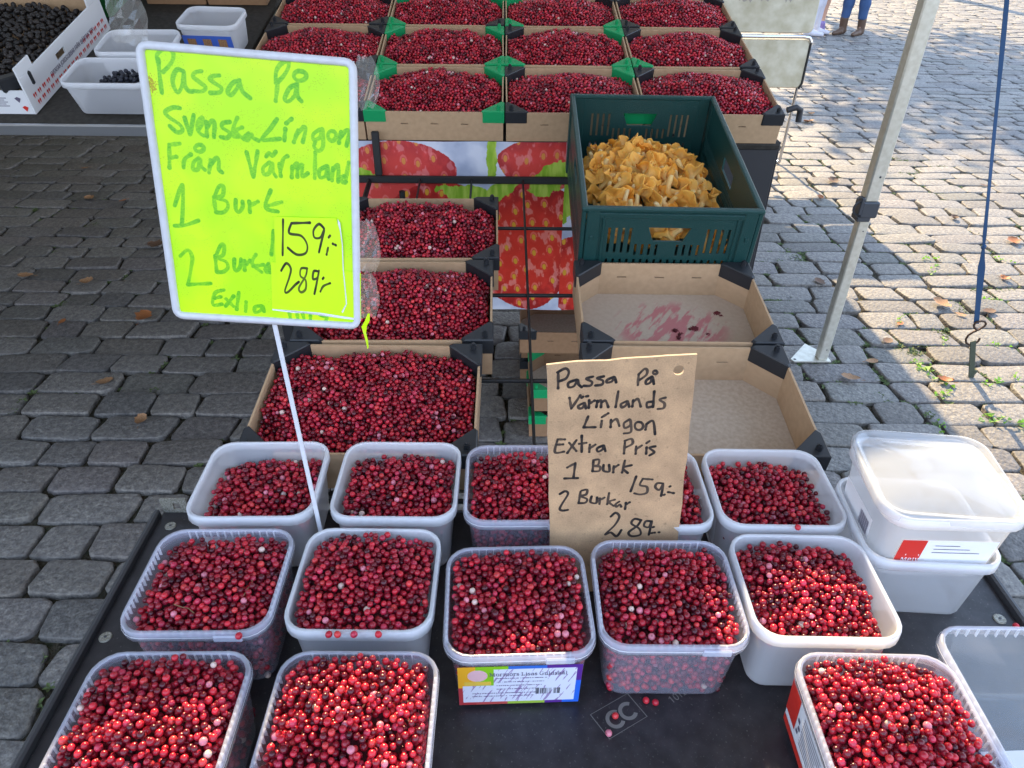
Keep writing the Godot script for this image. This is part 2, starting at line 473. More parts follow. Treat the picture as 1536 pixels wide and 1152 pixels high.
# lets berries fall one by one into a bin (half sizes hw, hd; corner radius rad) until they reach the heap's
# height; top and floor are functions of (x, z). Returns [centre, radius, tone] for each.
func pile(hw: float, hd: float, rad: float, top: Callable, floor_: Callable, rm: float, seed_: int, stop := 250, taper := 0.0) -> Array:
	var r := RandomNumberGenerator.new()
	r.seed = seed_
	var cell := rm * 2.3
	var nx := int(ceil(2 * hw / cell)) + 2
	var nz := int(ceil(2 * hd / cell)) + 2
	var grid := []
	grid.resize(nx * nz)
	for i in grid.size():
		grid[i] = PackedVector4Array() if false else []
	var out := []
	var fails := 0
	while fails < stop:
		var rr := rm * r.randf_range(0.84, 1.14)
		var best := Vector3.ZERO
		var gap := -1.0
		for k in 6:
			var x := r.randf_range(-hw + rr, hw - rr)
			var z := r.randf_range(-hd + rr, hd - rr)
			var ox := absf(x) - (hw - rad)
			var oz := absf(z) - (hd - rad)
			if ox > 0 and oz > 0 and Vector2(ox, oz).length() > rad - rr:
				continue
			var y: float = floor_.call(x, z) + rr
			var gi := int((x + hw) / cell) + 1
			var gj := int((z + hd) / cell) + 1
			for a in range(maxi(gi - 1, 0), mini(gi + 2, nx)):
				for b in range(maxi(gj - 1, 0), mini(gj + 2, nz)):
					for q in grid[a * nz + b]:
						var s: float = rr + q.w
						var dx: float = q.x - x
						var dz: float = q.z - z
						var hh := s * s - dx * dx - dz * dz
						if hh > 0:
							y = maxf(y, q.y + sqrt(hh))
			var room: float = top.call(x, z) - y
			if room > gap and room > 0:
				if taper > 0 and (absf(x) > hw - rr - taper * (0.12 - y) or absf(z) > hd - rr - taper * (0.12 - y)):
					continue
				gap = room
				best = Vector3(x, y, z)
		if gap <= 0:
			fails += 1
			continue
		var cl: Array = grid[(int((best.x + hw) / cell) + 1) * nz + int((best.z + hd) / cell) + 1]
		cl.append(Vector4(best.x, best.y, best.z, rr))
		if cl.size() > 4:
			cl.remove_at(0)
		out.append([best, rr, berry_tone(r)])
	return out

func tone_color(t: int, r: RandomNumberGenerator) -> Color:
	var b: Array = BERRY_TONES[t]
	var f := r.randf_range(0.8, 1.2)
	return Color(b[0] * f, b[1] * f, b[2] * f)

func heap_mesh(berries: Array, mesh: Mesh, seed_: int) -> MultiMesh:
	var r := RandomNumberGenerator.new()
	r.seed = seed_
	var mm := MultiMesh.new()
	mm.transform_format = MultiMesh.TRANSFORM_3D
	mm.use_colors = true
	mm.mesh = mesh
	mm.instance_count = berries.size()
	for i in berries.size():
		var b: Array = berries[i]
		var q := Basis.from_euler(Vector3(r.randf() * TAU, r.randf() * TAU, r.randf() * TAU)).scaled(Vector3.ONE * b[1])
		mm.set_instance_transform(i, Transform3D(q, b[0]))
		mm.set_instance_color(i, tone_color(b[2], r))
	return mm

func heap(called: String, mm: MultiMesh, m: Material, label: String, category: String, xf: Transform3D, group := "") -> MultiMeshInstance3D:
	var o := MultiMeshInstance3D.new()
	o.name = numbered(called, self)
	o.multimesh = mm
	o.material_override = m
	add_child(o)
	o.transform = xf
	meta(o, label, category, group)
	o.set_meta("kind", "stuff")
	return o

# ---------------------------------------------------------------- tubs
var tub_cache := {}
func tub_meshes(hw: float, hd: float, h: float) -> Dictionary:
	var key := [hw, hd, h]
	if tub_cache.has(key):
		return tub_cache[key]
	var d := {}
	var s := begin()
	var t := hw * 0.17
	loft(s, [rounded(hw - 0.0055, hd - 0.0055, 0.029, h), rounded(hw - 0.007, hd - 0.007, 0.028, h - 0.018), rounded(hw - t + 0.002, hd - t + 0.002, 0.024, 0.008), rounded(hw - t, hd - t, 0.022, 0.003), rounded(hw - t - 0.006, hd - t - 0.006, 0.02, 0.0005)], false, true)
	d.body = finish(s)
	s = begin()
	loft(s, [rounded(hw - 0.0058, hd - 0.0058, 0.029, h - 0.0012), rounded(hw - 0.0048, hd - 0.0048, 0.03, h + 0.0005), rounded(hw - 0.0018, hd - 0.0018, 0.032, h + 0.0006), rounded(hw - 0.0005, hd - 0.0005, 0.033, h - 0.0012), rounded(hw, hd, 0.033, h - 0.016), rounded(hw - 0.0012, hd - 0.0012, 0.032, h - 0.0163), rounded(hw - 0.002, hd - 0.002, 0.032, h - 0.002)])
	d.rim = finish(s)
	s = begin()
	var n := 13
	for k in n:
		var f := (k + 0.5) / n * 2 - 1
		for sg in [-1, 1]:
			box(s, Transform3D(Basis.IDENTITY, Vector3(f * (hw - 0.03), h - 0.0095, sg * (hd - 0.0038))), Vector3(0.0009, 0.014, 0.0034))
			box(s, Transform3D(Basis.IDENTITY, Vector3(sg * (hw - 0.0038), h - 0.0095, f * (hd - 0.03))), Vector3(0.0034, 0.014, 0.0009))
	loft(s, [rounded(hw + 0.0004, hd + 0.0004, 0.033, h - 0.0075), rounded(hw + 0.0006, hd + 0.0006, 0.033, h - 0.0082), rounded(hw + 0.0004, hd + 0.0004, 0.033, h - 0.009)])
	d.ribs = finish(s)
	s = begin()
	box(s, Transform3D(Basis.IDENTITY, Vector3(hw * 0.5, h - 0.007, hd + 0.0022)), Vector3(0.036, 0.011, 0.0036), 0.0015)
	d.tab = finish(s)
	tub_cache[key] = d
	return d

func make_tub(called: String, label: String, xf: Transform3D, kind: String, hw := 0.095, hd := 0.089, h := 0.125, group := "open tubs of lingonberries on the shelf") -> Node3D:
	var o := thing(called, label, "tub", xf, group)
	var d := tub_meshes(hw, hd, h)
	var wall: Material = {"clear": M.tub_clear, "milky": M.tub_milky, "empty": M.tub_empty, "frost": M.tub_frost}[kind]
	var rim: Material = M.rim_milky if kind == "milky" or kind == "frost" else M.rim_clear
	part("body", d.body, wall, o)
	var r := part("rim", d.rim, rim, o)
	if kind != "milky" and kind != "frost":
		part("rib", d.ribs, M.rib, r)
		part("tear_tab", d.tab, M.rim_clear, r)
	return o

# the sloping outer face of a tub wall: side 0 front, 1 right, 2 back, 3 left; (u, v) run 0..1 along and up the wall
func wall_point(hw: float, hd: float, h: float, side: int, u: float, v: float, off: float) -> Vector3:
	var t := hw * 0.17
	var y := lerpf(0.006, h - 0.018, v)
	var inset := lerpf(t - 0.002, 0.007, v)
	var lx := hw - inset
	var lz := hd - inset
	match side:
		0: return Vector3(lerpf(-(hw - 0.03), hw - 0.03, u), y, lz + off)
		1: return Vector3(lx + off, y, lerpf(hd - 0.03, -(hd - 0.03), u))
		2: return Vector3(lerpf(hw - 0.03, -(hw - 0.03), u), y, -(lz + off))
	return Vector3(-(lx + off), y, lerpf(-(hd - 0.03), hd - 0.03, u))

func tub_label(o: Node3D, called: String, m: Material, side: int, r: Rect2, off := 0.0008, hw := 0.095, hd := 0.089, h := 0.125) -> MeshInstance3D:
	var s := begin()
	var p := []
	for q in [[r.position.x, r.position.y], [r.position.x, r.end.y], [r.end.x, r.end.y], [r.end.x, r.position.y]]:
		p.append(wall_point(hw, hd, h, side, q[0], q[1], off))
	quad_uv(s, p, [Vector2(0, 1), Vector2(0, 0), Vector2(1, 0), Vector2(1, 1)])
	return part(called, finish(s), m, o)

func letters(text: String, size: float, depth := 0.0002, font_name := "Droid Serif") -> TextMesh:
	var t := TextMesh.new()
	var f := SystemFont.new()
	f.font_names = PackedStringArray([font_name])
	f.font_italic = font_name == "Droid Serif"
	t.font = f
	t.text = text
	t.font_size = 32
	t.pixel_size = size / 32.0
	t.depth = depth
	return t

# ---------------------------------------------------------------- cardboard trays with plastic corners
const TW := 0.40
const TD := 0.295
const TH := 0.088
var tray_mesh := {}
func tray_parts() -> void:
	var s := begin()
	var slots := []
	for k in 3:
		slots.append(Rect2(TW / 2 - 0.011 + (k - 1) * 0.088, 0.05, 0.022, 0.0032))
	board(s, Transform3D(Basis.IDENTITY, Vector3(-TW / 2, 0, 0)), TW, TH, 0.004, slots)
	tray_mesh.wide = finish(s)
	s = begin()
	board(s, Transform3D(Basis(Vector3.UP, PI / 2), Vector3(0, 0, TD / 2 - 0.0045)), TD - 0.009, TH, 0.004, [Rect2(0.04, 0.03, 0.0035, 0.018), Rect2(0.235, 0.03, 0.0035, 0.018)])
	tray_mesh.side = finish(s)
	s = begin()
	box(s, Transform3D(Basis.IDENTITY, Vector3(0, 0.002, 0)), Vector3(TW - 0.009, 0.004, TD - 0.009))
	tray_mesh.floor = finish(s)
	s = begin()
	var L := 0.062
	box(s, Transform3D(Basis(Vector3.UP, PI / 4), Vector3(-L / 2, TH / 2 - 0.006, -L / 2)), Vector3(L * 1.33, TH - 0.02, 0.003))
	tray_mesh.post = finish(s)
	# the cap: a bevelled right-angled triangle with a locating pin, its square corner at the tray's corner
	s = begin()
	var outline := func(off: float, y: float) -> Array:
		var e := 0.003 - off
		var c := L + 0.001 - off * 2.0
		return [Vector3(e, y, e), Vector3(-c + 0.006, y, e), Vector3(-c, y, e - 0.006), Vector3(-c + 0.004, y, e - 0.011), Vector3(e - 0.011, y, -c + 0.004), Vector3(e - 0.006, y, -c), Vector3(e, y, -c + 0.006)]
	var rings: Array = [outline.call(0.0, 0.058), outline.call(0.0, 0.0905), outline.call(0.0022, 0.0928)]
	for i in 2:
		for k in 7:
			var k2 := (k + 1) % 7
			quad(s, rings[i][k], rings[i + 1][k], rings[i + 1][k2], rings[i][k2])
	for i in [0, 2]:
		for k in range(1, 6):
			tri(s, rings[i][0], rings[i][k], rings[i][k + 1])
	tube(s, [Vector3(-0.014, 0.09, -0.014), Vector3(-0.014, 0.103, -0.014)], 0.0058, 10)
	tube(s, [Vector3(-0.014, 0.1025, -0.014), Vector3(-0.014, 0.106, -0.014)], 0.0036, 8)
	tray_mesh.cap = finish(s)

# caps: colours of the corners front left, front right, back right, back left (b black, g green)
func tray(label: String, xf: Transform3D, caps: String, group: String, floor_mat: Material = null, outer: Material = null) -> Node3D:
	var o := thing("cardboard_tray", label, "tray", xf, group)
	var m: Material = outer if outer else M.card
	part("floor", tray_mesh.floor, floor_mat if floor_mat else M.card_inside, o)
	for sg in [1, -1]:
		part("wall", tray_mesh.wide, m, o, Transform3D(Basis.IDENTITY, Vector3(0, 0, sg * (TD / 2 - 0.002))))
	for sg in [1, -1]:
		part("wall", tray_mesh.side, m, o, Transform3D(Basis.IDENTITY, Vector3(sg * (TW / 2 - 0.002), 0, 0)))
	var corner := [[-1, 1, -PI / 2], [1, 1, 0.0], [1, -1, PI / 2], [-1, -1, PI]]
	for i in 4:
		var c: Array = corner[i]
		var q := Transform3D(Basis(Vector3.UP, c[2]), Vector3(c[0] * TW / 2, 0, c[1] * TD / 2))
		part("corner_post", tray_mesh.post, m, o, q)
		part("corner_cap", tray_mesh.cap, M.cap_green if caps[i] == "g" else M.cap_black, o, q)
	return o

# ---------------------------------------------------------------- pictures that are flat print or ink
func catmull(p: Array, t: float) -> Vector2:
	var n := p.size() - 1
	var i := mini(int(t * n), n - 1)
	var f := t * n - i
	var a: Vector2 = p[maxi(i - 1, 0)]
	var b: Vector2 = p[i]
	var c: Vector2 = p[i + 1]
	var d: Vector2 = p[mini(i + 2, n)]
	return b.cubic_interpolate(c, a, d, f)

# ink strokes into a coverage buffer; strokes are flat lists of u, v in thousandths
func ink(buf: PackedFloat32Array, w: int, h: int, strokes: Array, vscale: float, width: float, seed_: int) -> PackedFloat32Array:
	var r := RandomNumberGenerator.new()
	r.seed = seed_
	for s in strokes:
		var p := []
		for i in range(0, s.size(), 2):
			p.append(Vector2(s[i] * 0.001 * w, s[i + 1] * 0.001 * h * vscale))
		var length := 0.0
		for i in p.size() - 1:
			length += p[i].distance_to(p[i + 1])
		var steps := int(length / (width * 0.16)) + 2
		var dens := r.randf_range(0.75, 1.0)
		for k in steps + 1:
			var t := float(k) / steps
			var q := catmull(p, t)
			var rad := width * 0.5 * (0.9 + 0.12 * sin(t * 9.0 + dens * 20.0))
			var wet := dens * (1.0 if t < 0.12 or t > 0.9 else 0.82)
			for y in range(maxi(0, int(q.y - rad - 1)), mini(h, int(q.y + rad + 2))):
				for x in range(maxi(0, int(q.x - rad - 1)), mini(w, int(q.x + rad + 2))):
					var a := clampf(rad + 0.7 - Vector2(x + 0.5 - q.x, y + 0.5 - q.y).length(), 0, 1) * wet
					if a > buf[y * w + x]:
						buf[y * w + x] = a
	return buf

func blank(w: int, h: int) -> PackedFloat32Array:
	var b := PackedFloat32Array()
	b.resize(w * h)
	return b

func picture(w: int, h: int, f: Callable) -> ImageTexture:
	var d := PackedByteArray()
	d.resize(w * h * 3)
	var i := 0
	for y in h:
		for x in w:
			var c: Color = f.call(x, y)
			d[i] = int(clampf(c.r, 0, 1) * 255)
			d[i + 1] = int(clampf(c.g, 0, 1) * 255)
			d[i + 2] = int(clampf(c.b, 0, 1) * 255)
			i += 3
	return ImageTexture.create_from_image(Image.create_from_data(w, h, false, Image.FORMAT_RGB8, d))

func simple_noise(seed_: int, freq: float, octaves := 4) -> FastNoiseLite:
	var n := FastNoiseLite.new()
	n.seed = seed_
	n.frequency = freq
	n.fractal_octaves = octaves
	return n

# a printed berry banner: big strawberries with seeds, leaves and blossom-white ground
func banner_texture() -> ImageTexture:
	var w := 900
	var h := 460
	var n := simple_noise(5, 0.01)
	var fine := simple_noise(6, 0.06)
	# centre, radii, turn
	var fruits := [[250, 205, 150, 150, 0.2, 0.0], [430, 120, 170, 120, -0.1, 0.35], [560, 290, 180, 190, 0.1, 0.0], [790, 280, 180, 180, -0.2, 0.0], [330, 390, 150, 120, 0.3, 0.1], [60, 360, 120, 120, 0, 0.0], [840, 60, 120, 70, 0, 0.3]]
	return picture(w, h, func(x: int, y: int) -> Color:
		var p := Vector2(x, y)
		var c := Color(0.8, 0.82, 0.88).lerp(Color(0.62, 0.66, 0.76), clampf(n.get_noise_2d(x, y) + 0.3, 0, 1))
		for q in fruits:
			var e := (p - Vector2(q[0], q[1])).rotated(-q[4])
			var s := Vector2(e.x / (q[2] * (1.0 - 0.32 * clampf(e.y / q[3], -0.4, 1.0))), e.y / q[3])
			var rr := s.length() + fine.get_noise_2d(x, y) * 0.015
			if rr < 1.0:
				var body := Color(0.8, 0.17, 0.09).lerp(Color(0.6, 0.06, 0.05), smoothstep(0.5, 1.0, rr))
				body = body.lerp(Color(0.85, 0.2, 0.15), clampf(n.get_noise_2d(x * 2, y * 2) * 1.3, 0, 1))
				# seeds in staggered rows
				var row := floorf(e.y / 44.0)
				var sh := (24.0 if int(row) % 2 else 0.0) + 9.0 * sin(row * 3.7)
				var cx := (floorf((e.x + sh) / 47.0) + 0.5) * 47.0 - sh
				var sd := (e - Vector2(cx + 7.0 * sin(cx * 0.9 + row), (row + 0.5) * 44.0 + 8.0 * sin(cx * 1.3))) / Vector2(5.5, 8.5)
				var gl := n.get_noise_2d(e.x * 2.6 + 80.0, e.y * 1.5)
				body = body.lerp(Color(0.97, 0.86, 0.86), smoothstep(0.2, 0.4, gl) * 0.42)
				if sd.length() < 1.9:
					body = body.lerp(Color(0.93, 0.6, 0.52), 0.55 if sd.length() > 1.2 and sd.y < 0.2 else 0.12)
				if sd.length() < 1.0:
					body = Color(0.83, 0.6, 0.16)
				c = body.lerp(Color(0.82, 0.35, 0.42), q[5])
		for lf in [[262, 62, 60, 16, -0.5], [190, 95, 55, 16, 0.5], [330, 80, 60, 15, 0.15], [640, 130, 90, 20, 0.1], [720, 120, 50, 18, -0.4], [20, 120, 50, 80, 0.3], [100, 240, 60, 40, 0.0], [860, 90, 60, 34, -0.6], [700, 40, 14, 60, 0.0], [250, 20, 10, 50, 0.2]]:
			var e := (p - Vector2(lf[0], lf[1])).rotated(-lf[4])
			var rr := Vector2(e.x / lf[2], e.y / lf[3]).length() + n.get_noise_2d(x * 3, y * 3) * 0.35
			if rr < 1.0:
				c = Color(0.5, 0.66, 0.12).lerp(Color(0.68, 0.78, 0.3), clampf(0.5 + n.get_noise_2d(x * 4, y) * 1.5, 0, 1))
		return c)

func sign_texture(green: PackedFloat32Array, w: int, h: int) -> ImageTexture:
	var n := simple_noise(9, 0.004, 3)
	var fine := simple_noise(10, 0.3, 2)
	return picture(w, h, func(x: int, y: int) -> Color:
		var c := Color(0.80, 0.965, 0.02).lerp(Color(0.72, 0.94, 0.01), clampf(0.5 + n.get_noise_2d(x, y) * 1.4, 0, 1))
		# specks of dirt and a brown smear that the paper carries
		var sp := fine.get_noise_2d(x * 2.1 + 900, y * 2.1)
		if sp > 0.62 and n.get_noise_2d(x * 3.0, y * 3.0 + 500) > 0.05:
			c = c.lerp(Color(0.25, 0.28, 0.05), 0.7)
		var sm := Vector2((x - 0.045 * w) / 16.0, (y - 0.135 * h) / 22.0).length() + fine.get_noise_2d(x * 0.4, y * 0.4) * 1.3
		if sm < 0.75:
			c = c.lerp(Color(0.62, 0.42, 0.05), 0.6)
		var a := green[y * w + x] * clampf(0.78 + fine.get_noise_2d(x * 0.3, y) * 0.4, 0.3, 1)
		return c.lerp(Color(0.22, 0.63, 0.10), a * 0.92))

func ink_texture(buf: PackedFloat32Array, w: int, h: int, paper: Color, grain: float, ink_c: Color, seed_: int) -> ImageTexture:
	var n := simple_noise(seed_, 0.006, 4)
	var fine := simple_noise(seed_ + 1, 0.12, 3)
	return picture(w, h, func(x: int, y: int) -> Color:
		var k := 1.0 + grain * (n.get_noise_2d(x, y) * 0.6 + fine.get_noise_2d(x, y) * 0.35)
		if grain > 0.1:
			var spot := n.get_noise_2d(x * 5.0 + 300, y * 5.0)
			if spot > 0.42:
				k -= (spot - 0.42) * 0.6
		return Color(paper.r * k, paper.g * k, paper.b * k).lerp(ink_c, buf[y * w + x]))

func stain_texture() -> ImageTexture:
	var w := 512
	var h := 384
	var n := simple_noise(91, 0.012, 5)
	var f := simple_noise(92, 0.05, 3)
	return picture(w, h, func(x: int, y: int) -> Color:
		var c := Color(0.735, 0.66, 0.585)
		c = c.lerp(Color(0.68, 0.6, 0.53), clampf(0.5 + f.get_noise_2d(x, y), 0, 1) * 0.4)
		var sx := x + y * 0.55                          # juice smeared where berries slid out
		var v := n.get_noise_2d(sx * 1.6, y * 0.45) + 0.5 * f.get_noise_2d(sx, y * 0.35)
		var zone := 1.0 - Vector2((x - 275.0) / 190.0, (y - 175.0) / 150.0).length()
		var a := smoothstep(0.02, 0.4, v + zone * 0.55) * smoothstep(-0.05, 0.35, zone)
		c = c.lerp(Color(0.72, 0.38, 0.4), a * 0.72)
		for q in [[285, 190, 10], [300, 205, 6], [345, 178, 13], [380, 205, 6], [290, 222, 7], [430, 95, 11], [440, 108, 6]]:
			var d := Vector2(x - q[0], y - q[1]).length() + f.get_noise_2d(x * 3, y * 3) * 7
			if d < q[2]:
				c = Color(0.36, 0.07, 0.12)
		return c)

# label of the ready-made dessert tub: coloured corners, white panel, smeared print and a bar code
func dessert_label() -> ImageTexture:
	var w := 420
	var h := 150
	var n := simple_noise(33, 0.05, 3)
	return picture(w, h, func(x: int, y: int) -> Color:
		var c := Color(0.35, 0.16, 0.55)
		if x < 60: c = Color(0.72, 0.22, 0.25) if y > 80 else Color(0.93, 0.68, 0.15)
		elif x < 170: c = Color(0.55, 0.78, 0.12) if y < 75 else Color(0.75, 0.3, 0.3)
		elif x < 300: c = Color(0.2, 0.42, 0.8) if y < 75 else Color(0.62, 0.74, 0.25)
		elif x > 360 and y > 60: c = Color(0.16, 0.4, 0.85)
		var panel := (x > 14 and x < 402 and y > 72 and y < 140) or (x > 120 and x < 402 and y > 10 and y < 140)
		if panel:
			c = Color(0.86, 0.87, 0.93)
			var smear := n.get_noise_2d((x + y * 0.6) * 1.2, y * 0.25)
			for ly in [46, 60, 74, 88, 104, 116]:
				if absi(y - ly) < 2 and x > (130 if ly < 100 else 46) and x < 330 - ly * 0.6 and n.get_noise_2d(x * 5.0, ly * 40.0) > -0.12:
					c = Color(0.36, 0.32, 0.45)
			if smear > 0.34:
				c = c.lerp(Color(0.42, 0.26, 0.5), 0.55)
			if x > 262 and x < 350 and y > 88 and y < 112 and fmod(x * 0.61 + sin(x * 1.7) * 1.4, 3.0) < 1.4:
				c = Color(0.1, 0.1, 0.14)
		elif x > 20 and x < 112 and y > 8:
			var e := Vector2((x - 66) / 34.0, (y - 34) / 22.0)
			if e.length() < 1.0: c = Color(0.9, 0.72, 0.74)
			if y > 56 and y < 72: c = Color(0.9, 0.75, 0.3)
		return c)

# ---------------------------------------------------------------- paving
# one worn setts: rings of a rounded rectangle, domed on top, every corner knocked about
func sett(hx: float, hz: float, n: int, r: RandomNumberGenerator, v: PackedVector3Array, c: PackedColorArray, ix: PackedInt32Array, o: Vector3, tint: Color) -> void:
	var base := v.size()
	var round_ := minf(hx, hz) * r.randf_range(0.2, 0.65)
	var top := r.randf_range(-0.004, 0.005)
	var tx := r.randf_range(-0.035, 0.035)
	var tz := r.randf_range(-0.05, 0.05)
	var skew := r.randf_range(-0.14, 0.14)
	var prof := [[0.6, 0.001], [0.93, 0.0], [0.992, -0.0045], [1.0, -0.035]]
	v.append(o + Vector3(0, top + 0.004, 0))
	c.append(tint)
	var jit := PackedFloat32Array()
	for k in n:
		jit.append(r.randf_range(-0.045, 0.045))
	for q in prof:
		for k in n:
			var a := TAU * (k + 0.5) / n
			var d := Vector2(cos(a), sin(a))
			# superellipse outline
			var e := 2.0 / (10.0 - round_ * 90.0)
			var x := signf(d.x) * pow(absf(d.x), e) * hx
			var z := signf(d.y) * pow(absf(d.y), e) * hz
			x += z * skew
			var f: float = q[0] + jit[k] * (0.5 if q[0] < 0.6 else 1.0)
			var y: float = top + q[1] + x * tx * f + z * tz * f + r.randf_range(-0.0012, 0.0012)
			v.append(o + Vector3(x * f, y, z * f))
			c.append(tint)
	for k in n:
		var k2 := (k + 1) % n
		ix.append_array([base, base + 1 + k, base + 1 + k2])
		for j in 3:
			var a0 := base + 1 + j * n + k
			var a1 := base + 1 + j * n + k2
			ix.append_array([a0, a0 + n, a1 + n, a0, a1 + n, a1])

func arrays_mesh(v: PackedVector3Array, c: PackedColorArray, ix: PackedInt32Array) -> ArrayMesh:
	var nn := PackedVector3Array()
	nn.resize(v.size())
	for i in range(0, ix.size(), 3):
		var f := (v[ix[i + 2]] - v[ix[i]]).cross(v[ix[i + 1]] - v[ix[i]])
		for k in 3:
			nn[ix[i + k]] += f
	for i in nn.size():
		nn[i] = nn[i].normalized()
	var arr := []
	arr.resize(Mesh.ARRAY_MAX)
	arr[Mesh.ARRAY_VERTEX] = v
	arr[Mesh.ARRAY_NORMAL] = nn
	arr[Mesh.ARRAY_COLOR] = c
	arr[Mesh.ARRAY_INDEX] = ix
	var me := ArrayMesh.new()
	me.add_surface_from_arrays(Mesh.PRIMITIVE_TRIANGLES, arr)
	return me

func pave() -> void:
	var s := begin()
	var g := 120.0
	quad(s, Vector3(-g, -0.02, g), Vector3(-g, -0.02, -g), Vector3(g, -0.02, -g), Vector3(g, -0.02, g))
	var ground := structure("ground", finish(s), M.soil)
	var r := RandomNumberGenerator.new()
	r.seed = 77
	var basis := Basis.from_euler(Vector3(deg_to_rad(-34.6), deg_to_rad(-1.0), deg_to_rad(0.8)))
	var stones := []
	var z := 0.2
	var row := 0
	while z > -17.5:
		var pitch := r.randf_range(0.128, 0.15)
		var x := -6.0 + r.randf_range(-0.3, 0.0)
		var far := -z
		var xmax := 3.5 + far * 0.75
		var xmin := -2.2 - far * 0.45
		while x < xmax:
			var len_ := r.randf_range(0.19, 0.33) if r.randf() < 0.86 else r.randf_range(0.13, 0.17)
			if x > xmin:
				var zz := z - pitch / 2 + 0.012 * sin(x * 0.9 + row * 0.35) + 0.03 * sin(x * 0.23)
				var hx := len_ / 2 - r.randf_range(0.001, 0.006)
				var hz := pitch / 2 - r.randf_range(0.0, 0.004)
				var p := Vector3(x + len_ / 2, 0, zz)
				var q := basis.inverse() * (p - cam_at)
				var u := 768 + 1080 * q.x / -q.z
				var w := 576 - 1080 * q.y / -q.z
				var seen := q.z < 0 and u > -60 and u < 1590 and w > -30 and w < 1180
				# hidden behind the shelf, the trays and the counters
				if u > 560 and u < 1130 and w > 660: seen = false
				if u > 400 and u < 740 and w > 190: seen = false
				if u > 200 and u < 560 and w > 60 and w < 470: seen = false
				if u > 850 and u < 1120 and w > 140: seen = false
				if u < 1080 and w < 190: seen = false
				stones.append([p, hx, hz, (hx * hz) / (q.z * q.z) * (p.y - cam_at.y) / q.length() * -1.0 if seen else 0.0])
			x += len_ + r.randf_range(0.001, 0.008)
		z -= pitch + r.randf_range(0.0, 0.003)
		row += 1
	var order := range(stones.size())
	order.sort_custom(func(a, b): return stones[a][3] > stones[b][3])
	var v := PackedVector3Array()
	var c := PackedColorArray()
	var ix := PackedInt32Array()
	for i in order.size():
		var t: Array = stones[order[i]]
		var k := r.randf_range(0.66, 1.16)
		var tint := Color(k * r.randf_range(0.97, 1.04), k, k * r.randf_range(0.96, 1.05))
		if i < 300:
			var v1 := PackedVector3Array()
			var c1 := PackedColorArray()
			var i1 := PackedInt32Array()
			sett(t[1], t[2], 18, r, v1, c1, i1, Vector3.ZERO, tint)
			part("cobblestone", arrays_mesh(v1, c1, i1), M.stone, ground, Transform3D(Basis(Vector3.UP, r.randf_range(-0.03, 0.03)), t[0]))
		else:
			sett(t[1], t[2], 12, r, v, c, ix, t[0], tint)
	var rest := part("paving", arrays_mesh(v, c, ix), M.stone, ground)
	rest.set_meta("kind", "stuff")

# ---------------------------------------------------------------- leaves and weeds
func leaf_mesh(l: float, w: float, curl: float, lobes: float, seed_: int) -> ArrayMesh:
	var r := RandomNumberGenerator.new()
	r.seed = seed_
	var s := begin()
	s.set_smooth_group(0)
	var n := 7
	var rows := []
	for i in n + 1:
		var t := float(i) / n
		var half := w * pow(sin(PI * pow(t, 0.8)), 0.7) * (1.0 + lobes * sin(t * 17.0)) * r.randf_range(0.92, 1.08)
		var y := 0.004 + curl * l * (t - 0.5) * (t - 0.5) * 1.6
		rows.append([Vector3(-half, y + curl * half * 1.1, (t - 0.5) * l), Vector3(r.randf_range(-0.001, 0.001), y, (t - 0.5) * l), Vector3(half, y + curl * half * 0.7, (t - 0.5) * l)])
	for i in n:
		for k in 2:
			quad(s, rows[i][k], rows[i][k + 1], rows[i + 1][k + 1], rows[i + 1][k])
	tube(s, [Vector3(0, 0.004, l * 0.5), Vector3(0.002, 0.006, l * 0.72)], 0.0009, 5)
	return finish(s)

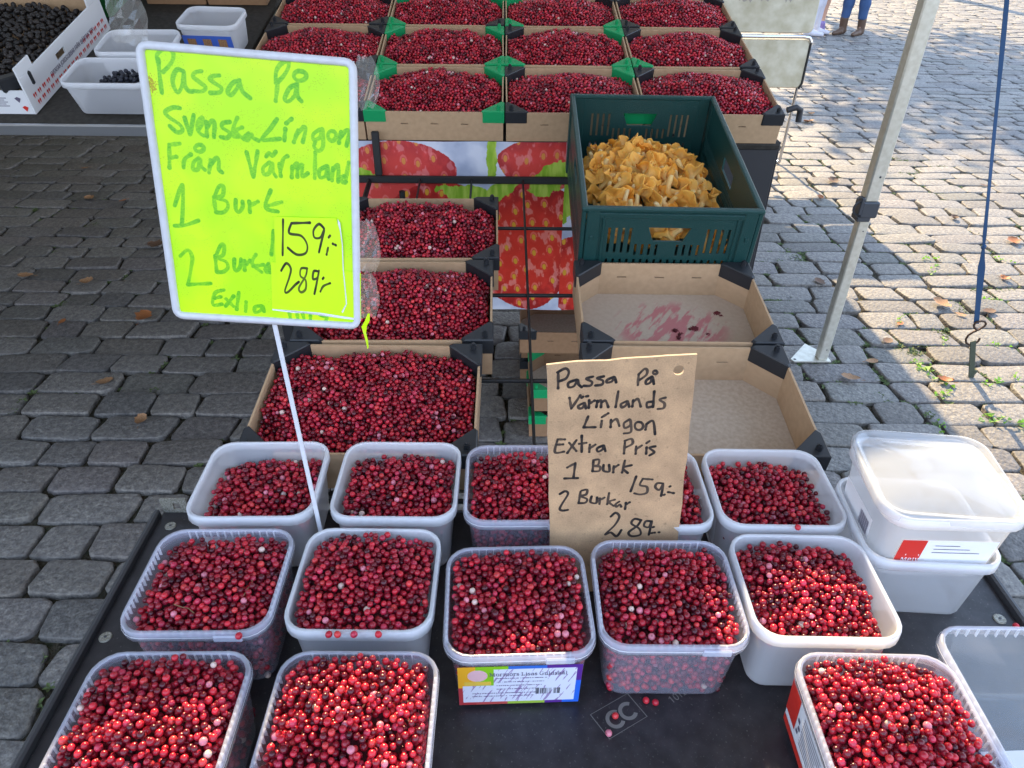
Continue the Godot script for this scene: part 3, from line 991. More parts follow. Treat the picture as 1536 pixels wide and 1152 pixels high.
func litter() -> void:
	var kinds := [leaf_mesh(0.07, 0.022, 0.3, 0.1, 1), leaf_mesh(0.055, 0.02, 0.6, 0.18, 2), leaf_mesh(0.085, 0.03, 0.4, 0.22, 3), leaf_mesh(0.05, 0.013, 0.2, 0.0, 4)]
	var spots := [[-2.4, 3.32, "tan"], [-2.06, 3.25, "tan"], [-1.64, 2.9, "orange"], [-1.99, 2.86, "orange"], [-1.58, 2.38, "tan"], [-1.33, 2.125, "tan"], [-2.59, 4.41, "tan"], [-2.37, 4.38, "orange"], [2.04, 6.57, "orange"], [2.21, 4.14, "orange"], [2.64, 6.38, "orange"], [1.84, 2.88, "orange"], [1.71, 2.72, "brown"], [1.81, 2.41, "orange"], [2.13, 3.07, "tan"], [2.17, 2.97, "tan"], [2.32, 3.0, "brown"], [2.06, 4.51, "orange"], [2.27, 4.84, "brown"], [1.57, 2.557, "tan"], [1.43, 2.43, "tan"], [2.77, 4.18, "brown"], [2.93, 3.83, "orange"], [3.29, 4.79, "brown"], [3.44, 7.24, "orange"], [2.76, 6.65, "tan"], [-1.9, 3.7, "brown"], [-2.9, 5.0, "tan"], [1.62, 3.3, "brown"], [2.6, 3.35, "orange"]]
	var words := {"tan": "pale tan dry leaf lying flat on the cobbles", "orange": "orange autumn leaf lying on the cobbles", "brown": "curled brown autumn leaf lying on the cobbles"}
	rng.seed = 5
	for i in spots.size():
		var q: Array = spots[i]
		var sc := rng.randf_range(0.85, 1.25)
		var o := part("fallen_leaf", kinds[i % 4], M["leaf_" + q[2]], self, Transform3D(Basis.from_euler(Vector3(rng.randf_range(-0.1, 0.1), rng.randf() * TAU, rng.randf_range(-0.1, 0.1))).scaled(Vector3.ONE * sc), at(q[0], 0.006, q[1])))
		var where := " left of the stall" if q[0] < 0 else " right of the stall"
		meta(o, words[q[2]] + where, "leaf", q[2] + " leaves " + ("left" if q[0] < 0 else "right") + " of the stall")

	# rooted weeds in the joints
	var weeds := [[1.79, 2.457, 1.5, "low weed with broad dark leaves beside the orange leaf near the guy strap"], [1.99, 2.40, 1.2, "small leafy weed at the foot of the guy strap"], [1.9, 2.155, 1.5, "bushy green weed in the joint in front of the guy strap"], [1.78, 2.335, 1.0, ""], [1.78, 2.56, 0.9, ""], [2.12, 2.41, 0.9, ""], [2.43, 3.14, 0.8, ""], [2.34, 3.6, 0.9, ""], [1.87, 2.93, 0.8, ""], [1.65, 2.12, 0.8, ""], [2.0, 2.10, 1.3, ""], [2.29, 3.475, 1.0, ""], [2.6, 2.9, 0.9, ""], [2.2, 2.7, 0.8, ""], [1.98, 2.75, 0.7, ""], [2.75, 3.6, 0.8, ""], [1.2, 2.75, 0.6, ""], [2.05, 1.85, 1.2, ""]]
	for i in weeds.size():
		var q: Array = weeds[i]
		var lbl: String = q[3] if q[3] != "" else "small tuft of green weed growing in a joint of the sunlit cobbles"
		var o := thing("weed", lbl, "weed", pose(at(q[0], -0.015, q[1]), rng.randf() * 360), "weeds in the joints")
		var nl := int(12 * q[2])
		var s := begin()
		for k in nl:
			var a := rng.randf() * TAU
			var out: float = rng.randf_range(0.004, 0.045) * q[2]
			var hh := rng.randf_range(0.018, 0.045)
			var l: float = rng.randf_range(0.012, 0.024) * q[2]
			var dir := Vector3(cos(a), 0, sin(a) * 0.5)
			var b := dir * out * Vector3(1.6, 1, 0.6)
			var side := Vector3(-dir.z, 0, dir.x).normalized() * l * 0.42
			var p0 := b + Vector3(0, hh * 0.6, 0)
			var p1 := p0 + dir * l * 0.5 + Vector3(0, hh * 0.25, 0)
			var p2 := p0 + dir * l * 1.1
			quad(s, p0, p1 - side, p2, p1 + side)
			tri(s, b * 0.5, b * 0.5 + Vector3(0.001, 0, 0), p0)
		part("leaf", finish(s), M.leaf_green, o)
	# moss and seedlings along the joints, past counting
	var mm := MultiMesh.new()
	mm.transform_format = MultiMesh.TRANSFORM_3D
	var s2 := begin()
	for k in 5:
		var a := TAU * k / 5.0
		var d := Vector3(cos(a), 0, sin(a))
		var sd := Vector3(-d.z, 0, d.x) * 0.0035
		quad(s2, Vector3.ZERO, d * 0.006 + Vector3(0, 0.005, 0) - sd, d * 0.012 + Vector3(0, 0.006, 0), d * 0.006 + Vector3(0, 0.005, 0) + sd)
	mm.mesh = finish(s2)
	var nz := simple_noise(17, 1.1, 2)
	var pts := []
	while pts.size() < 7000:
		var p := Vector3(rng.randf_range(-3.0, 4.0), -0.012, -rng.randf_range(1.0, 5.5))
		if nz.get_noise_2d(p.x, p.z) + (0.15 if p.x > 1.3 else -0.3) > rng.randf_range(-0.1, 0.6):
			pts.append(p)
	mm.instance_count = pts.size()
	for i in pts.size():
		mm.set_instance_transform(i, Transform3D(Basis(Vector3.UP, rng.randf() * TAU).scaled(Vector3.ONE * rng.randf_range(0.7, 1.9)), pts[i]))
	var moss := MultiMeshInstance3D.new()
	moss.name = "moss"
	moss.multimesh = mm
	moss.material_override = M.moss
	add_child(moss)
	meta(moss, "tiny green moss and seedlings in the joints between the cobbles", "moss")
	moss.set_meta("kind", "stuff")

# ---------------------------------------------------------------- shelf
func build_shelf() -> void:
	var y := 0.763
	var x0 := -0.585
	var x1 := 0.772
	var d0 := 0.335
	var d1 := 0.902
	var cx := (x0 + x1) / 2
	var cz := -(d0 + d1) / 2
	var o := thing("display_shelf", "black plant-trolley shelf board with a raised steel edge, carrying the berry tubs", "shelf", Transform3D(Basis.IDENTITY, Vector3(cx, 0, cz)))
	var hx := (x1 - x0) / 2
	var hz := (d1 - d0) / 2
	part("board", bx(Vector3(2 * hx - 0.012, 0.014, 2 * hz - 0.012), 0.002), M.shelf, o, Transform3D(Basis.IDENTITY, Vector3(0, y - 0.007, 0)))
	for sg in [-1, 1]:
		part("edge", bx(Vector3(0.010, 0.036, 2 * hz - 0.02), 0.003), M.shelf_edge, o, Transform3D(Basis.IDENTITY, Vector3(sg * (hx - 0.001), y - 0.006, 0.0)))
	part("edge", bx(Vector3(2 * hx - 0.08, 0.03, 0.006), 0.002), M.shelf_edge, o, Transform3D(Basis.IDENTITY, Vector3(0, y - 0.0145, hz)))
	part("edge", bx(Vector3(2 * hx - 0.08, 0.03, 0.006), 0.002), M.shelf_edge, o, Transform3D(Basis.IDENTITY, Vector3(0, y - 0.0165, -hz)))
	for q in [[-0.553, 0.862], [-0.563, 0.645], [0.741, 0.675], [0.741, 0.39], [-0.563, 0.42]]:
		var s := begin()
		disc(s, Transform3D.IDENTITY, 0.009, 0.0022)
		var w := part("rivet_washer", finish(s), M.washer, o, Transform3D(Basis.IDENTITY, Vector3(q[0] - cx, y, -q[1] - cz)))
		s = begin()
		disc(s, Transform3D.IDENTITY, 0.0022, 0.0008, 10)
		part("rivet", finish(s), M.shelf_edge, w, Transform3D(Basis.IDENTITY, Vector3(0, 0.0022, 0)))
	# corner bracket with its slot
	for q in [[-0.556, 0.897], [0.744, 0.897]]:
		var s := begin()
		board(s, Transform3D(Basis.IDENTITY, Vector3(-0.022, 0, 0)), 0.044, 0.032, 0.003, [Rect2(0.02, 0.008, 0.012, 0.014)])
		part("corner_bracket", finish(s), M.washer, o, pose(Vector3(q[0] - cx, y - 0.002, -q[1] - cz), 0, 0))
	# the maker's mark: two interlocking rings in a lozenge, printed grey
	var s := begin()
	var L := Vector2(0.1167, -0.5266)
	var B := Vector2(0.1382, -0.4935)
	var R := Vector2(0.1917, -0.524)
	var T := L + R - B
	var c4 := [L, B, R, T]
	var mid := (L + R) / 2
	for k in 4:
		var a: Vector2 = c4[k]
		var b: Vector2 = c4[(k + 1) % 4]
		var ai := a + (mid - a) * 0.035
		var bi := b + (mid - b) * 0.035
		quad(s, Vector3(a.x, 0, a.y), Vector3(b.x, 0, b.y), Vector3(bi.x, 0, bi.y), Vector3(ai.x, 0, ai.y))
	var ux := (R - B).normalized()
	for ring in [[Vector2(0.1492, -0.5205), 0.0128, 0.0078], [Vector2(0.1672, -0.5317), 0.0128, 0.0078]]:
		var n := 18
		for k in n:
			var g0: float = ux.angle() + 0.75 + (TAU - 1.5) * k / n
			var g1: float = ux.angle() + 0.75 + (TAU - 1.5) * (k + 1) / n
			var p := []
			for e in [[g0, ring[1]], [g1, ring[1]], [g1, ring[2]], [g0, ring[2]]]:
				p.append(Vector3(ring[0].x + cos(e[0]) * e[1], 0, ring[0].y + sin(e[0]) * e[1]))
			quad(s, p[0], p[1], p[2], p[3])
	part("printed_mark", finish(s), M.print_grey, o, Transform3D(Basis.IDENTITY, Vector3(-cx, y + 0.0005, -cz)))
	part("printed_number", letters("1012", 0.013, 0.0003, "Droid Sans"), M.print_grey, o, Transform3D(Basis.from_euler(Vector3(-PI / 2, 0, 0)).rotated(Vector3.UP, 0.55), Vector3(0.237 - cx, y + 0.0006, -0.553 - cz)))
	# trestle below
	for sg in [-1, 1]:
		for e in [-1, 1]:
			part("leg", bx(Vector3(0.03, y - 0.034, 0.03), 0.004), M.shelf_edge, o, Transform3D(Basis.IDENTITY, Vector3(sg * (hx - 0.06), (y - 0.034) / 2, e * (hz - 0.05))))
	for sg in [-1, 1]:
		part("rail", bx(Vector3(2 * hx - 0.06, 0.02, 0.03), 0.003), M.shelf_edge, o, Transform3D(Basis.IDENTITY, Vector3(0, y - 0.0245, sg * (hz - 0.05))))

# ---------------------------------------------------------------- berry tubs on the shelf
var loose := []       # [world position, radius, tone, tub number] of every berry that lies open
func build_tubs() -> void:
	var y := 0.7632
	# x, depth, kind, fill level, heap height, heap centre x, heap centre z, label
	var rows := [
		[-0.375, 0.845, "milky", 0.070, 0.022, 0.020, 0.010, "milky tub of lingonberries behind the yellow sign's white stick"],
		[-0.161, 0.845, "milky", 0.080, 0.018, 0.010, 0.010, "milky tub of lingonberries with a white label on its back wall, in the back row"],
		[0.038, 0.838, "clear", 0.088, 0.018, 0.0, 0.0, "clear ribbed tub of lingonberries half hidden by the brown price card"],
		[0.222, 0.829, "milky", 0.088, 0.014, 0.0, 0.0, "milky tub of lingonberries almost hidden behind the brown price card"],
		[0.421, 0.829, "milky", 0.075, 0.022, -0.014, 0.006, "milky smooth-rimmed tub of lingonberries in the back row beside the stacked empty tubs"],
		[-0.386, 0.648, "clear", 0.092, 0.018, 0.012, 0.0, "ribbed tub of lingonberries with one berry on its front rim, by the shelf's raised edge"],
		[-0.180, 0.649, "milky", 0.095, 0.020, 0.0, 0.0, "milky tub of lingonberries just before the foot of the yellow sign's stick"],
		[0.022, 0.615, "clear", 0.095, 0.022, 0.0, -0.01, "clear tub of lingonberries with a colourful paper label on its front"],
		[0.219, 0.627, "clear", 0.092, 0.022, 0.012, 0.0, "clear unlabelled tub of lingonberries directly in front of the brown price card"],
		[0.416, 0.638, "milky", 0.078, 0.036, -0.018, -0.004, "milky tub whose lingonberries are heaped to one side, leaving a bare white wall"],
		[-0.388, 0.447, "clear", 0.098, 0.024, 0.0, 0.0, "heaped ribbed tub of lingonberries in the front row against the shelf's raised edge"],
		[-0.168, 0.447, "clear", 0.100, 0.026, 0.0, 0.0, "heaped ribbed tub of lingonberries in the front row beside the bare shelf"],
		[0.445, 0.443, "clear", 0.094, 0.034, -0.008, 0.0, "tub of lingonberries with a red and white label on its side, by the empty tub"],
	]
	var hw := 0.095
	var hd := 0.089
	for i in rows.size():
		var q: Array = rows[i]
		var xf := pose(at(q[0], y, q[1]), [0.8, -0.6, 0.3, 0.0, -1.0, 0.5, -0.8, 1.8, -0.6, -1.2, 0.4, -0.5, -1.6][i])
		var o := make_tub("berry_tub", q[7], xf, q[2])
		var nz := simple_noise(200 + i, 22.0, 2)
		var lv: float = q[3]
		var am: float = q[4]
		var ox: float = q[5]
		var oz: float = q[6]
		var top := func(x: float, z: float) -> float:
			var e := Vector2((x - ox) / 0.085, (z - oz) / 0.08)
			return maxf(0.02, lv + 0.018 + am * (1.0 - 0.5 * e.length_squared()) + 0.007 * nz.get_noise_2d(x, z))
		var full: bool = q[2] == "clear"
		var bottom := (func(_x: float, _z: float) -> float: return 0.0015) if full else (func(x: float, z: float) -> float: return maxf(0.002, top.call(x, z) - 0.03))
		var berries := pile(hw - 0.0085, hd - 0.0085, 0.026, top, bottom, 0.0042, 300 + i, 260, 0.07)
		# berries that nothing covers
		var left := []
		for b in berries:
			var p: Vector3 = xf * b[0]
			if i >= 7 and b[0].y > top.call(b[0].x, b[0].z) - 0.009:
				loose.append([p, b[1], b[2], i, left.size()])
			left.append(b)
		o.set_meta("berries", left)
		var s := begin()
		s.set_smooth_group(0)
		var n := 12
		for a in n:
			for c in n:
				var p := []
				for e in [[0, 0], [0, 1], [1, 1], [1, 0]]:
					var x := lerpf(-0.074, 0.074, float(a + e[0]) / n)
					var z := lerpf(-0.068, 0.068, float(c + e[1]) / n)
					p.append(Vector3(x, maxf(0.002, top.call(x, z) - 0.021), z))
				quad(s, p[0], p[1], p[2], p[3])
		tubs_left.append([o, left, i, finish(s)])
	# labels and papers
	var t8: Node3D = tubs_left[7][0]
	var lm := mat(Color.WHITE, 0.45)
	lm.albedo_texture = dessert_label()
	tub_label(t8, "paper_label", lm, 0, Rect2(-0.10, 0.0, 1.2, 0.9))
	var tt := part("label_lettering", letters("Mormors Lisas Guldskål", 0.0085), M.print_dark, t8)
	var wp := wall_point(hw, hd, 0.125, 0, 0.58, 0.72, 0.0013)
	tt.transform = Transform3D(Basis.from_euler(Vector3(-0.09, 0, 0)), wp)
	tub_label(tubs_left[1][0], "paper_label", M.paper, 2, Rect2(0.1, 0.35, 0.85, 0.5), 0.0008)
	tub_label(tubs_left[9][0], "paper_label", M.paper, 2, Rect2(0.0, 0.3, 0.75, 0.6), 0.0008)
	tub_label(tubs_left[4][0], "paper_label", M.paper, 3, Rect2(0.1, 0.2, 0.7, 0.55), 0.0008)
	var t13: Node3D = tubs_left[12][0]
	tub_label(t13, "blue_label", M.blue_label, 1, Rect2(0.05, 0.1, 0.95, 0.85), 0.0008)
	tub_label(t13, "paper_label", M.paper, 3, Rect2(-0.1, 0.05, 1.2, 0.9), 0.0008)
	tub_label(t13, "red_band", M.red_label, 3, Rect2(-0.1, 0.3, 0.26, 0.65), 0.0014)
	tub_label(t13, "red_band", M.red_label, 3, Rect2(-0.1, 0.05, 1.2, 0.13), 0.0014)
	for k in 9:
		tub_label(t13, "print_line", M.print_dark, 3, Rect2(0.3, 0.3 + k * 0.06, 0.55 + 0.2 * sin(k * 2.3), 0.014), 0.0014)
	for k in 3:
		tub_label(t13, "print_mark", M.print_dark, 3, Rect2(0.19 + 0.03 * (k % 2), 0.35 + k * 0.1, 0.05, 0.06), 0.0015)

var tubs_left := []
func scatter_berries() -> void:
	# the three hundred berries that show largest become berries of their own
	var basis := Basis.from_euler(Vector3(deg_to_rad(-34.6), deg_to_rad(-1.0), deg_to_rad(0.8)))
	var pick := []
	for b in loose:
		var q: Vector3 = basis.inverse() * (b[0] - cam_at)
		var u := 768 + 1080 * q.x / -q.z
		var w := 576 - 1080 * q.y / -q.z
		if u > 0 and u < 1536 and w > 0 and w < 1150:
			pick.append([b, b[1] / -q.z])
	pick.sort_custom(func(a, b): return a[1] > b[1])
	pick = pick.slice(0, 286)
	var mats := []
	for t in BERRY_TONES:
		var m: StandardMaterial3D = mat(lin(t[0], t[1], t[2]), 0.28)
		m.subsurf_scatter_enabled = true
		m.subsurf_scatter_strength = 0.12
		m.vertex_color_use_as_albedo = true
		mats.append(m)
	var gone := {}
	rng.seed = 11
	var where := {7: "the colourfully labelled tub", 8: "the clear tub before the brown price card", 9: "the milky tub heaped to one side", 10: "the front tub by the raised edge", 11: "the front tub beside the bare shelf", 12: "the tub with a red side label"}
	for e in pick:
		var b: Array = e[0]
		gone[[b[3], b[4]]] = true
		var o := part("lingonberry", berry_near, mats[b[2]], self, Transform3D(Basis.from_euler(Vector3(rng.randf() * TAU, rng.randf() * TAU, 0)).scaled(Vector3.ONE * b[1]), b[0]))
		meta(o, "lingonberry atop the heap in " + where[b[3]], "berry", "single berries in " + where[b[3]])
	# stray berries on the rims and on the shelf
	var stray := [[0.1925, 0.5439, 0.7678, 1, "dark red berry on the bare shelf by the clear tub's foot"], [0.2044, 0.541, 0.7678, 0, "dark red berry on the bare shelf by the clear tub's foot"], [0.149, 0.5226, 0.7678, 5, "small pale berry lying inside the printed ring on the shelf"], [0.1377, 0.4994, 0.7678, 7, "pink berry lying at the printed lozenge's corner on the shelf"], [0.755, 0.66, 0.7678, 1, "red berry lying by the shelf's right raised edge"],
		[-0.32, 0.5525, 0.8932, 0, "red berry stuck on a tub's front rim by the shelf edge"], [-0.2107, 0.5545, 0.8932, 0, "red berry on the milky tub's front rim"], [-0.2, 0.5545, 0.8932, 5, "red berry on the milky tub's front rim"], [-0.18, 0.5545, 0.8932, 4, "red berry on the milky tub's front rim"], [-0.15, 0.5545, 0.8932, 1, "red berry on the milky tub's front rim"], [0.429, 0.735, 0.8932, 1, "red berry on the smooth back tub's front rim"]]
	for q in stray:
		var o := part("lingonberry", berry_near, mats[q[3]], self, Transform3D(Basis.from_euler(Vector3(1.2, rng.randf() * TAU, 0.4)).scaled(Vector3.ONE * 0.0046), at(q[0], q[2], q[1])))
		meta(o, q[4], "berry", "stray berries" if q[4].contains("milky") or q[4].contains("dark red") else "")
	var tubs_words := ["behind the white sign stick", "with the white label on its back wall", "left of the brown price card", "hidden behind the brown price card", "beside the stacked empty tubs", "with one berry on its rim", "before the sign stick's foot", "with the colourful front label", "in front of the brown price card", "heaped to one side", "at the shelf's raised edge in front", "by the bare shelf in front", "with the red and white side label"]
	for q in tubs_left:
		var rest := []
		for k in q[1].size():
			if not gone.has([q[2], k]):
				rest.append(q[1][k])
		q[0].remove_meta("berries")
		var hp := heap("lingonberry_heap", heap_mesh(rest, berry_near, 400 + q[2]), M.berry, "red lingonberries heaped in the tub " + tubs_words[q[2]], "berries", q[0].transform, "berry heaps in tubs")
		part("packed_fill", q[3], M.core, hp)
	# a few stalks among the berries
	for q in [[-0.33, 0.63, 0.884, "thin brown stalk among the berries of the ribbed tub by the shelf edge"], [0.0, 0.6, 0.889, "thin brown stalk among the berries above the colourful label"], [-0.40, 0.60, 0.884, "short brown stalk on the berries nearest the raised shelf edge"]]:
		var o := part("berry_stalk", tube_mesh([Vector3(-0.011, 0, 0.004), Vector3(-0.003, 0.004, 0), Vector3(0.004, 0.003, -0.006), Vector3(0.012, 0.006, -0.014)], 0.0006, 5), M.twig, self, Transform3D(Basis(Vector3.UP, rng.randf() * 3.0), at(q[0], q[2], q[1])))
		meta(o, q[3], "stalk")

func build_empty_tubs() -> void:
	var y := 0.7632
	var g := "empty tubs stacked on the shelf"
	var a := make_tub("empty_tub", "lower of two nested empty white tubs, standing on the shelf", pose(at(0.612, y, 0.758), -4), "frost", 0.095, 0.089, 0.125, g)
	var b := make_tub("empty_tub", "upper of two nested empty white tubs, with a red logo label, under the lid", pose(at(0.614, y + 0.082, 0.758), -2), "frost", 0.095, 0.089, 0.125, g)
	tub_label(b, "paper_label", M.print_white, 0, Rect2(0.0, 0.1, 1.0, 0.65))
	tub_label(b, "red_label", M.red_label, 0, Rect2(0.0, 0.32, 0.26, 0.43), 0.0014)
	tub_label(b, "red_label", M.red_label, 0, Rect2(0.0, 0.1, 1.0, 0.07), 0.0014)
	var tl := part("label_lettering", letters("Melvig", 0.011), M.print_white, b)
	tl.transform = Transform3D(Basis.from_euler(Vector3(-0.09, 0, 0)), wall_point(0.095, 0.089, 0.125, 0, 0.2, 0.36, 0.0018))
	var sr := begin()
	for k in 14:
		var g0 := PI * k / 14.0
		var g1 := PI * (k + 1) / 14.0
		quad(sr, Vector3(cos(g0), sin(g0), 0) * 0.0095, Vector3(cos(g1), sin(g1), 0) * 0.0095, Vector3(cos(g1), sin(g1), 0) * 0.0085, Vector3(cos(g0), sin(g0), 0) * 0.0085)
	part("label_ring", finish(sr), M.print_white, b, Transform3D(Basis.from_euler(Vector3(-0.09, 0, 0)), wall_point(0.095, 0.089, 0.125, 0, 0.17, 0.44, 0.0018)))
	for k in 3:
		tub_label(b, "print_line", M.print_dark, 0, Rect2(0.36, 0.5 + k * 0.07, 0.5 - 0.12 * k, 0.012), 0.0014)
	tub_label(b, "bar_code_label", M.print_white, 3, Rect2(0.0, 0.25, 0.8, 0.4))
	for k in 16:
		tub_label(b, "bar", M.print_dark, 3, Rect2(0.5 + k * 0.016, 0.3, 0.006 + 0.005 * (k % 3) / 2.0, 0.25), 0.0013)
	# the lid: a stepped tray with a raised rim
	var s := begin()
	var hw := 0.098
	var hd := 0.092
	loft(s, [rounded(hw, hd, 0.034, -0.008), rounded(hw, hd, 0.034, 0.003), rounded(hw - 0.002, hd - 0.002, 0.033, 0.0052), rounded(hw - 0.007, hd - 0.007, 0.03, 0.0052), rounded(hw - 0.009, hd - 0.009, 0.029, 0.0012), rounded(hw - 0.015, hd - 0.015, 0.026, 0.0006), rounded(hw - 0.018, hd - 0.018, 0.024, 0.0026), rounded(0.03, 0.028, 0.02, 0.0030)], false, true)
	var lid := part("tub_lid", finish(s), M.lid, self, pose(at(0.614, y + 0.082 + 0.1262, 0.76), -7, 0.5, 0.6))
	meta(lid, "translucent white lid closing the stacked empty tubs", "lid")
	var s2 := begin()
	loft(s2, [rounded(hw, hd, 0.034, -0.006), rounded(hw, hd, 0.034, 0.002), rounded(hw - 0.003, hd - 0.003, 0.033, 0.004), rounded(hw - 0.01, hd - 0.01, 0.03, 0.004), rounded(hw - 0.012, hd - 0.012, 0.029, 0.001), rounded(0.03, 0.028, 0.02, 0.0012)], false, true)
	var c := make_tub("empty_tub", "wide clear empty tub with a white paper in it, at the shelf's right end", pose(at(0.653, y, 0.452), -1), "empty", 0.112, 0.118, 0.125, "")
	var pp := part("paper_label", bx(Vector3(0.12, 0.0006, 0.09)), M.paper, c, Transform3D(Basis(Vector3.UP, 0.05), Vector3(0.01, 0.0022, 0.02)))
	pp.name = "paper_label"

# ---------------------------------------------------------------- rack and the trays on it
const RS := 0.1244         # slope of the rack, 7.1 degrees
func rack_y(d: float) -> float:
	return 0.772 + 0.125 * (d - 0.92)

func build_rack() -> void:
	var o := thing("wire_rack", "black wire grid rack sloping up from the shelf to the banner, carrying trays", "rack", Transform3D(Basis.IDENTITY, at(0.06, 0, 1.55)))
	var off := at(0.06, 0, 1.55)
	for k in 7:
		var x := 0.062 + 0.155 * (k - 3)
		part("wire", tube_mesh([at(x, rack_y(0.91) - 0.004, 0.91) - off, at(x, rack_y(2.14) - 0.004, 2.14) - off], 0.0032, 6), M.rack, o)
	for d in [0.925, 1.243, 1.552, 1.87]:
		part("crossbar", tube_mesh([at(-0.42, rack_y(d) - 0.012, d) - off, at(0.56, rack_y(d) - 0.012, d) - off], 0.0048, 6), M.rack, o)
	part("back_rail", bx(Vector3(1.0, 0.022, 0.012), 0.003), M.rack, o, Transform3D(Basis.IDENTITY, at(0.06, rack_y(2.146) - 0.006, 2.1465) - off))
	for x in [-0.40, 0.545]:
		part("side_rail", tube_mesh([at(x, rack_y(0.91) - 0.0125, 0.91) - off, at(x, rack_y(2.135) - 0.0125, 2.135) - off], 0.006, 6), M.rack, o)
	for q in [[-0.372, 2.146], [0.5, 2.146]]:
		part("post", bx(Vector3(0.022, 0.13, 0.012), 0.003), M.rack, o, Transform3D(Basis.IDENTITY, at(q[0], rack_y(2.146) + 0.071, q[1]) - off))
	part("batten", bx(Vector3(0.34, 0.026, 0.03), 0.002), M.card_brown, o, Transform3D(Basis.IDENTITY, at(0.38, rack_y(2.09) + 0.0125, 2.09) - off))
	for q in [[-0.30, 0.95], [0.50, 0.95], [-0.30, 2.10], [0.50, 2.10]]:
		var h := rack_y(q[1]) - 0.02
		part("leg", tube_mesh([at(q[0], 0.0, q[1]) - off, at(q[0], h, q[1]) - off], 0.009, 8), M.rack, o)

func slope_xf(x: float, d_front: float, y_front: float, slope: float, yaw := 0.0, depth := TD) -> Transform3D:
	# a tray whose front lower edge is at (x, y_front, d_front), lying on a surface that rises away with the slope
	var tilt := atan(slope)
	var b := Basis(Vector3.RIGHT, tilt) * Basis(Vector3.UP, deg_to_rad(yaw))
	return Transform3D(b, at(x, y_front, d_front) + Basis(Vector3.RIGHT, tilt) * Vector3(0, 0, -depth / 2))

var box_heaps := []
func build_box_heaps() -> void:
	for v in 4:
		var nz := simple_noise(500 + v, [9.0, 13.0, 7.0, 10.0][v], 2)
		var lv: float = [0.074, 0.074, 0.072, 0.074][v]
		var am: float = [0.044, 0.040, 0.042, 0.026][v]
		var wob: float = [0.010, 0.020, 0.008, 0.014][v]
		var top := func(x: float, z: float) -> float:
			var e := Vector2(x / 0.195, z / 0.142)
			var q := e.length_squared()
			return maxf(0.02, lv + am * (1.0 - q) * (1.0 if q < 1 else 0.35) + wob * nz.get_noise_2d(x, z))
		var bottom := func(x: float, z: float) -> float:
			return maxf(0.004, top.call(x, z) - 0.025)
		var berries := pile(TW / 2 - 0.006, TD / 2 - 0.006, 0.075, top, bottom, 0.0042, 600 + v, 650)
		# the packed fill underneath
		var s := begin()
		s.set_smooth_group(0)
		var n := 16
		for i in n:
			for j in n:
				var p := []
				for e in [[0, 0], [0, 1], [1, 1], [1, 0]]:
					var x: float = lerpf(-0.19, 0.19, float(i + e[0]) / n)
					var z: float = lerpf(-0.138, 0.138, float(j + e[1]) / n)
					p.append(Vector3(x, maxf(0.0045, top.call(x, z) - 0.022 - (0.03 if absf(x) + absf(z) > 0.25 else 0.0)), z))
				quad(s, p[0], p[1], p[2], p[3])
		box_heaps.append([heap_mesh(berries, berry_near if v > 1 else berry_far, 700 + v), finish(s)])

func fill_tray(v: int, xf: Transform3D, turn: bool, label: String, group: String) -> void:
	var q := xf * (Transform3D(Basis(Vector3.UP, PI), Vector3.ZERO) if turn else Transform3D.IDENTITY)
	var o := heap("lingonberry_heap", box_heaps[v][0], M.berry, label, "berries", q, group)
	part("packed_fill", box_heaps[v][1], M.core, o)

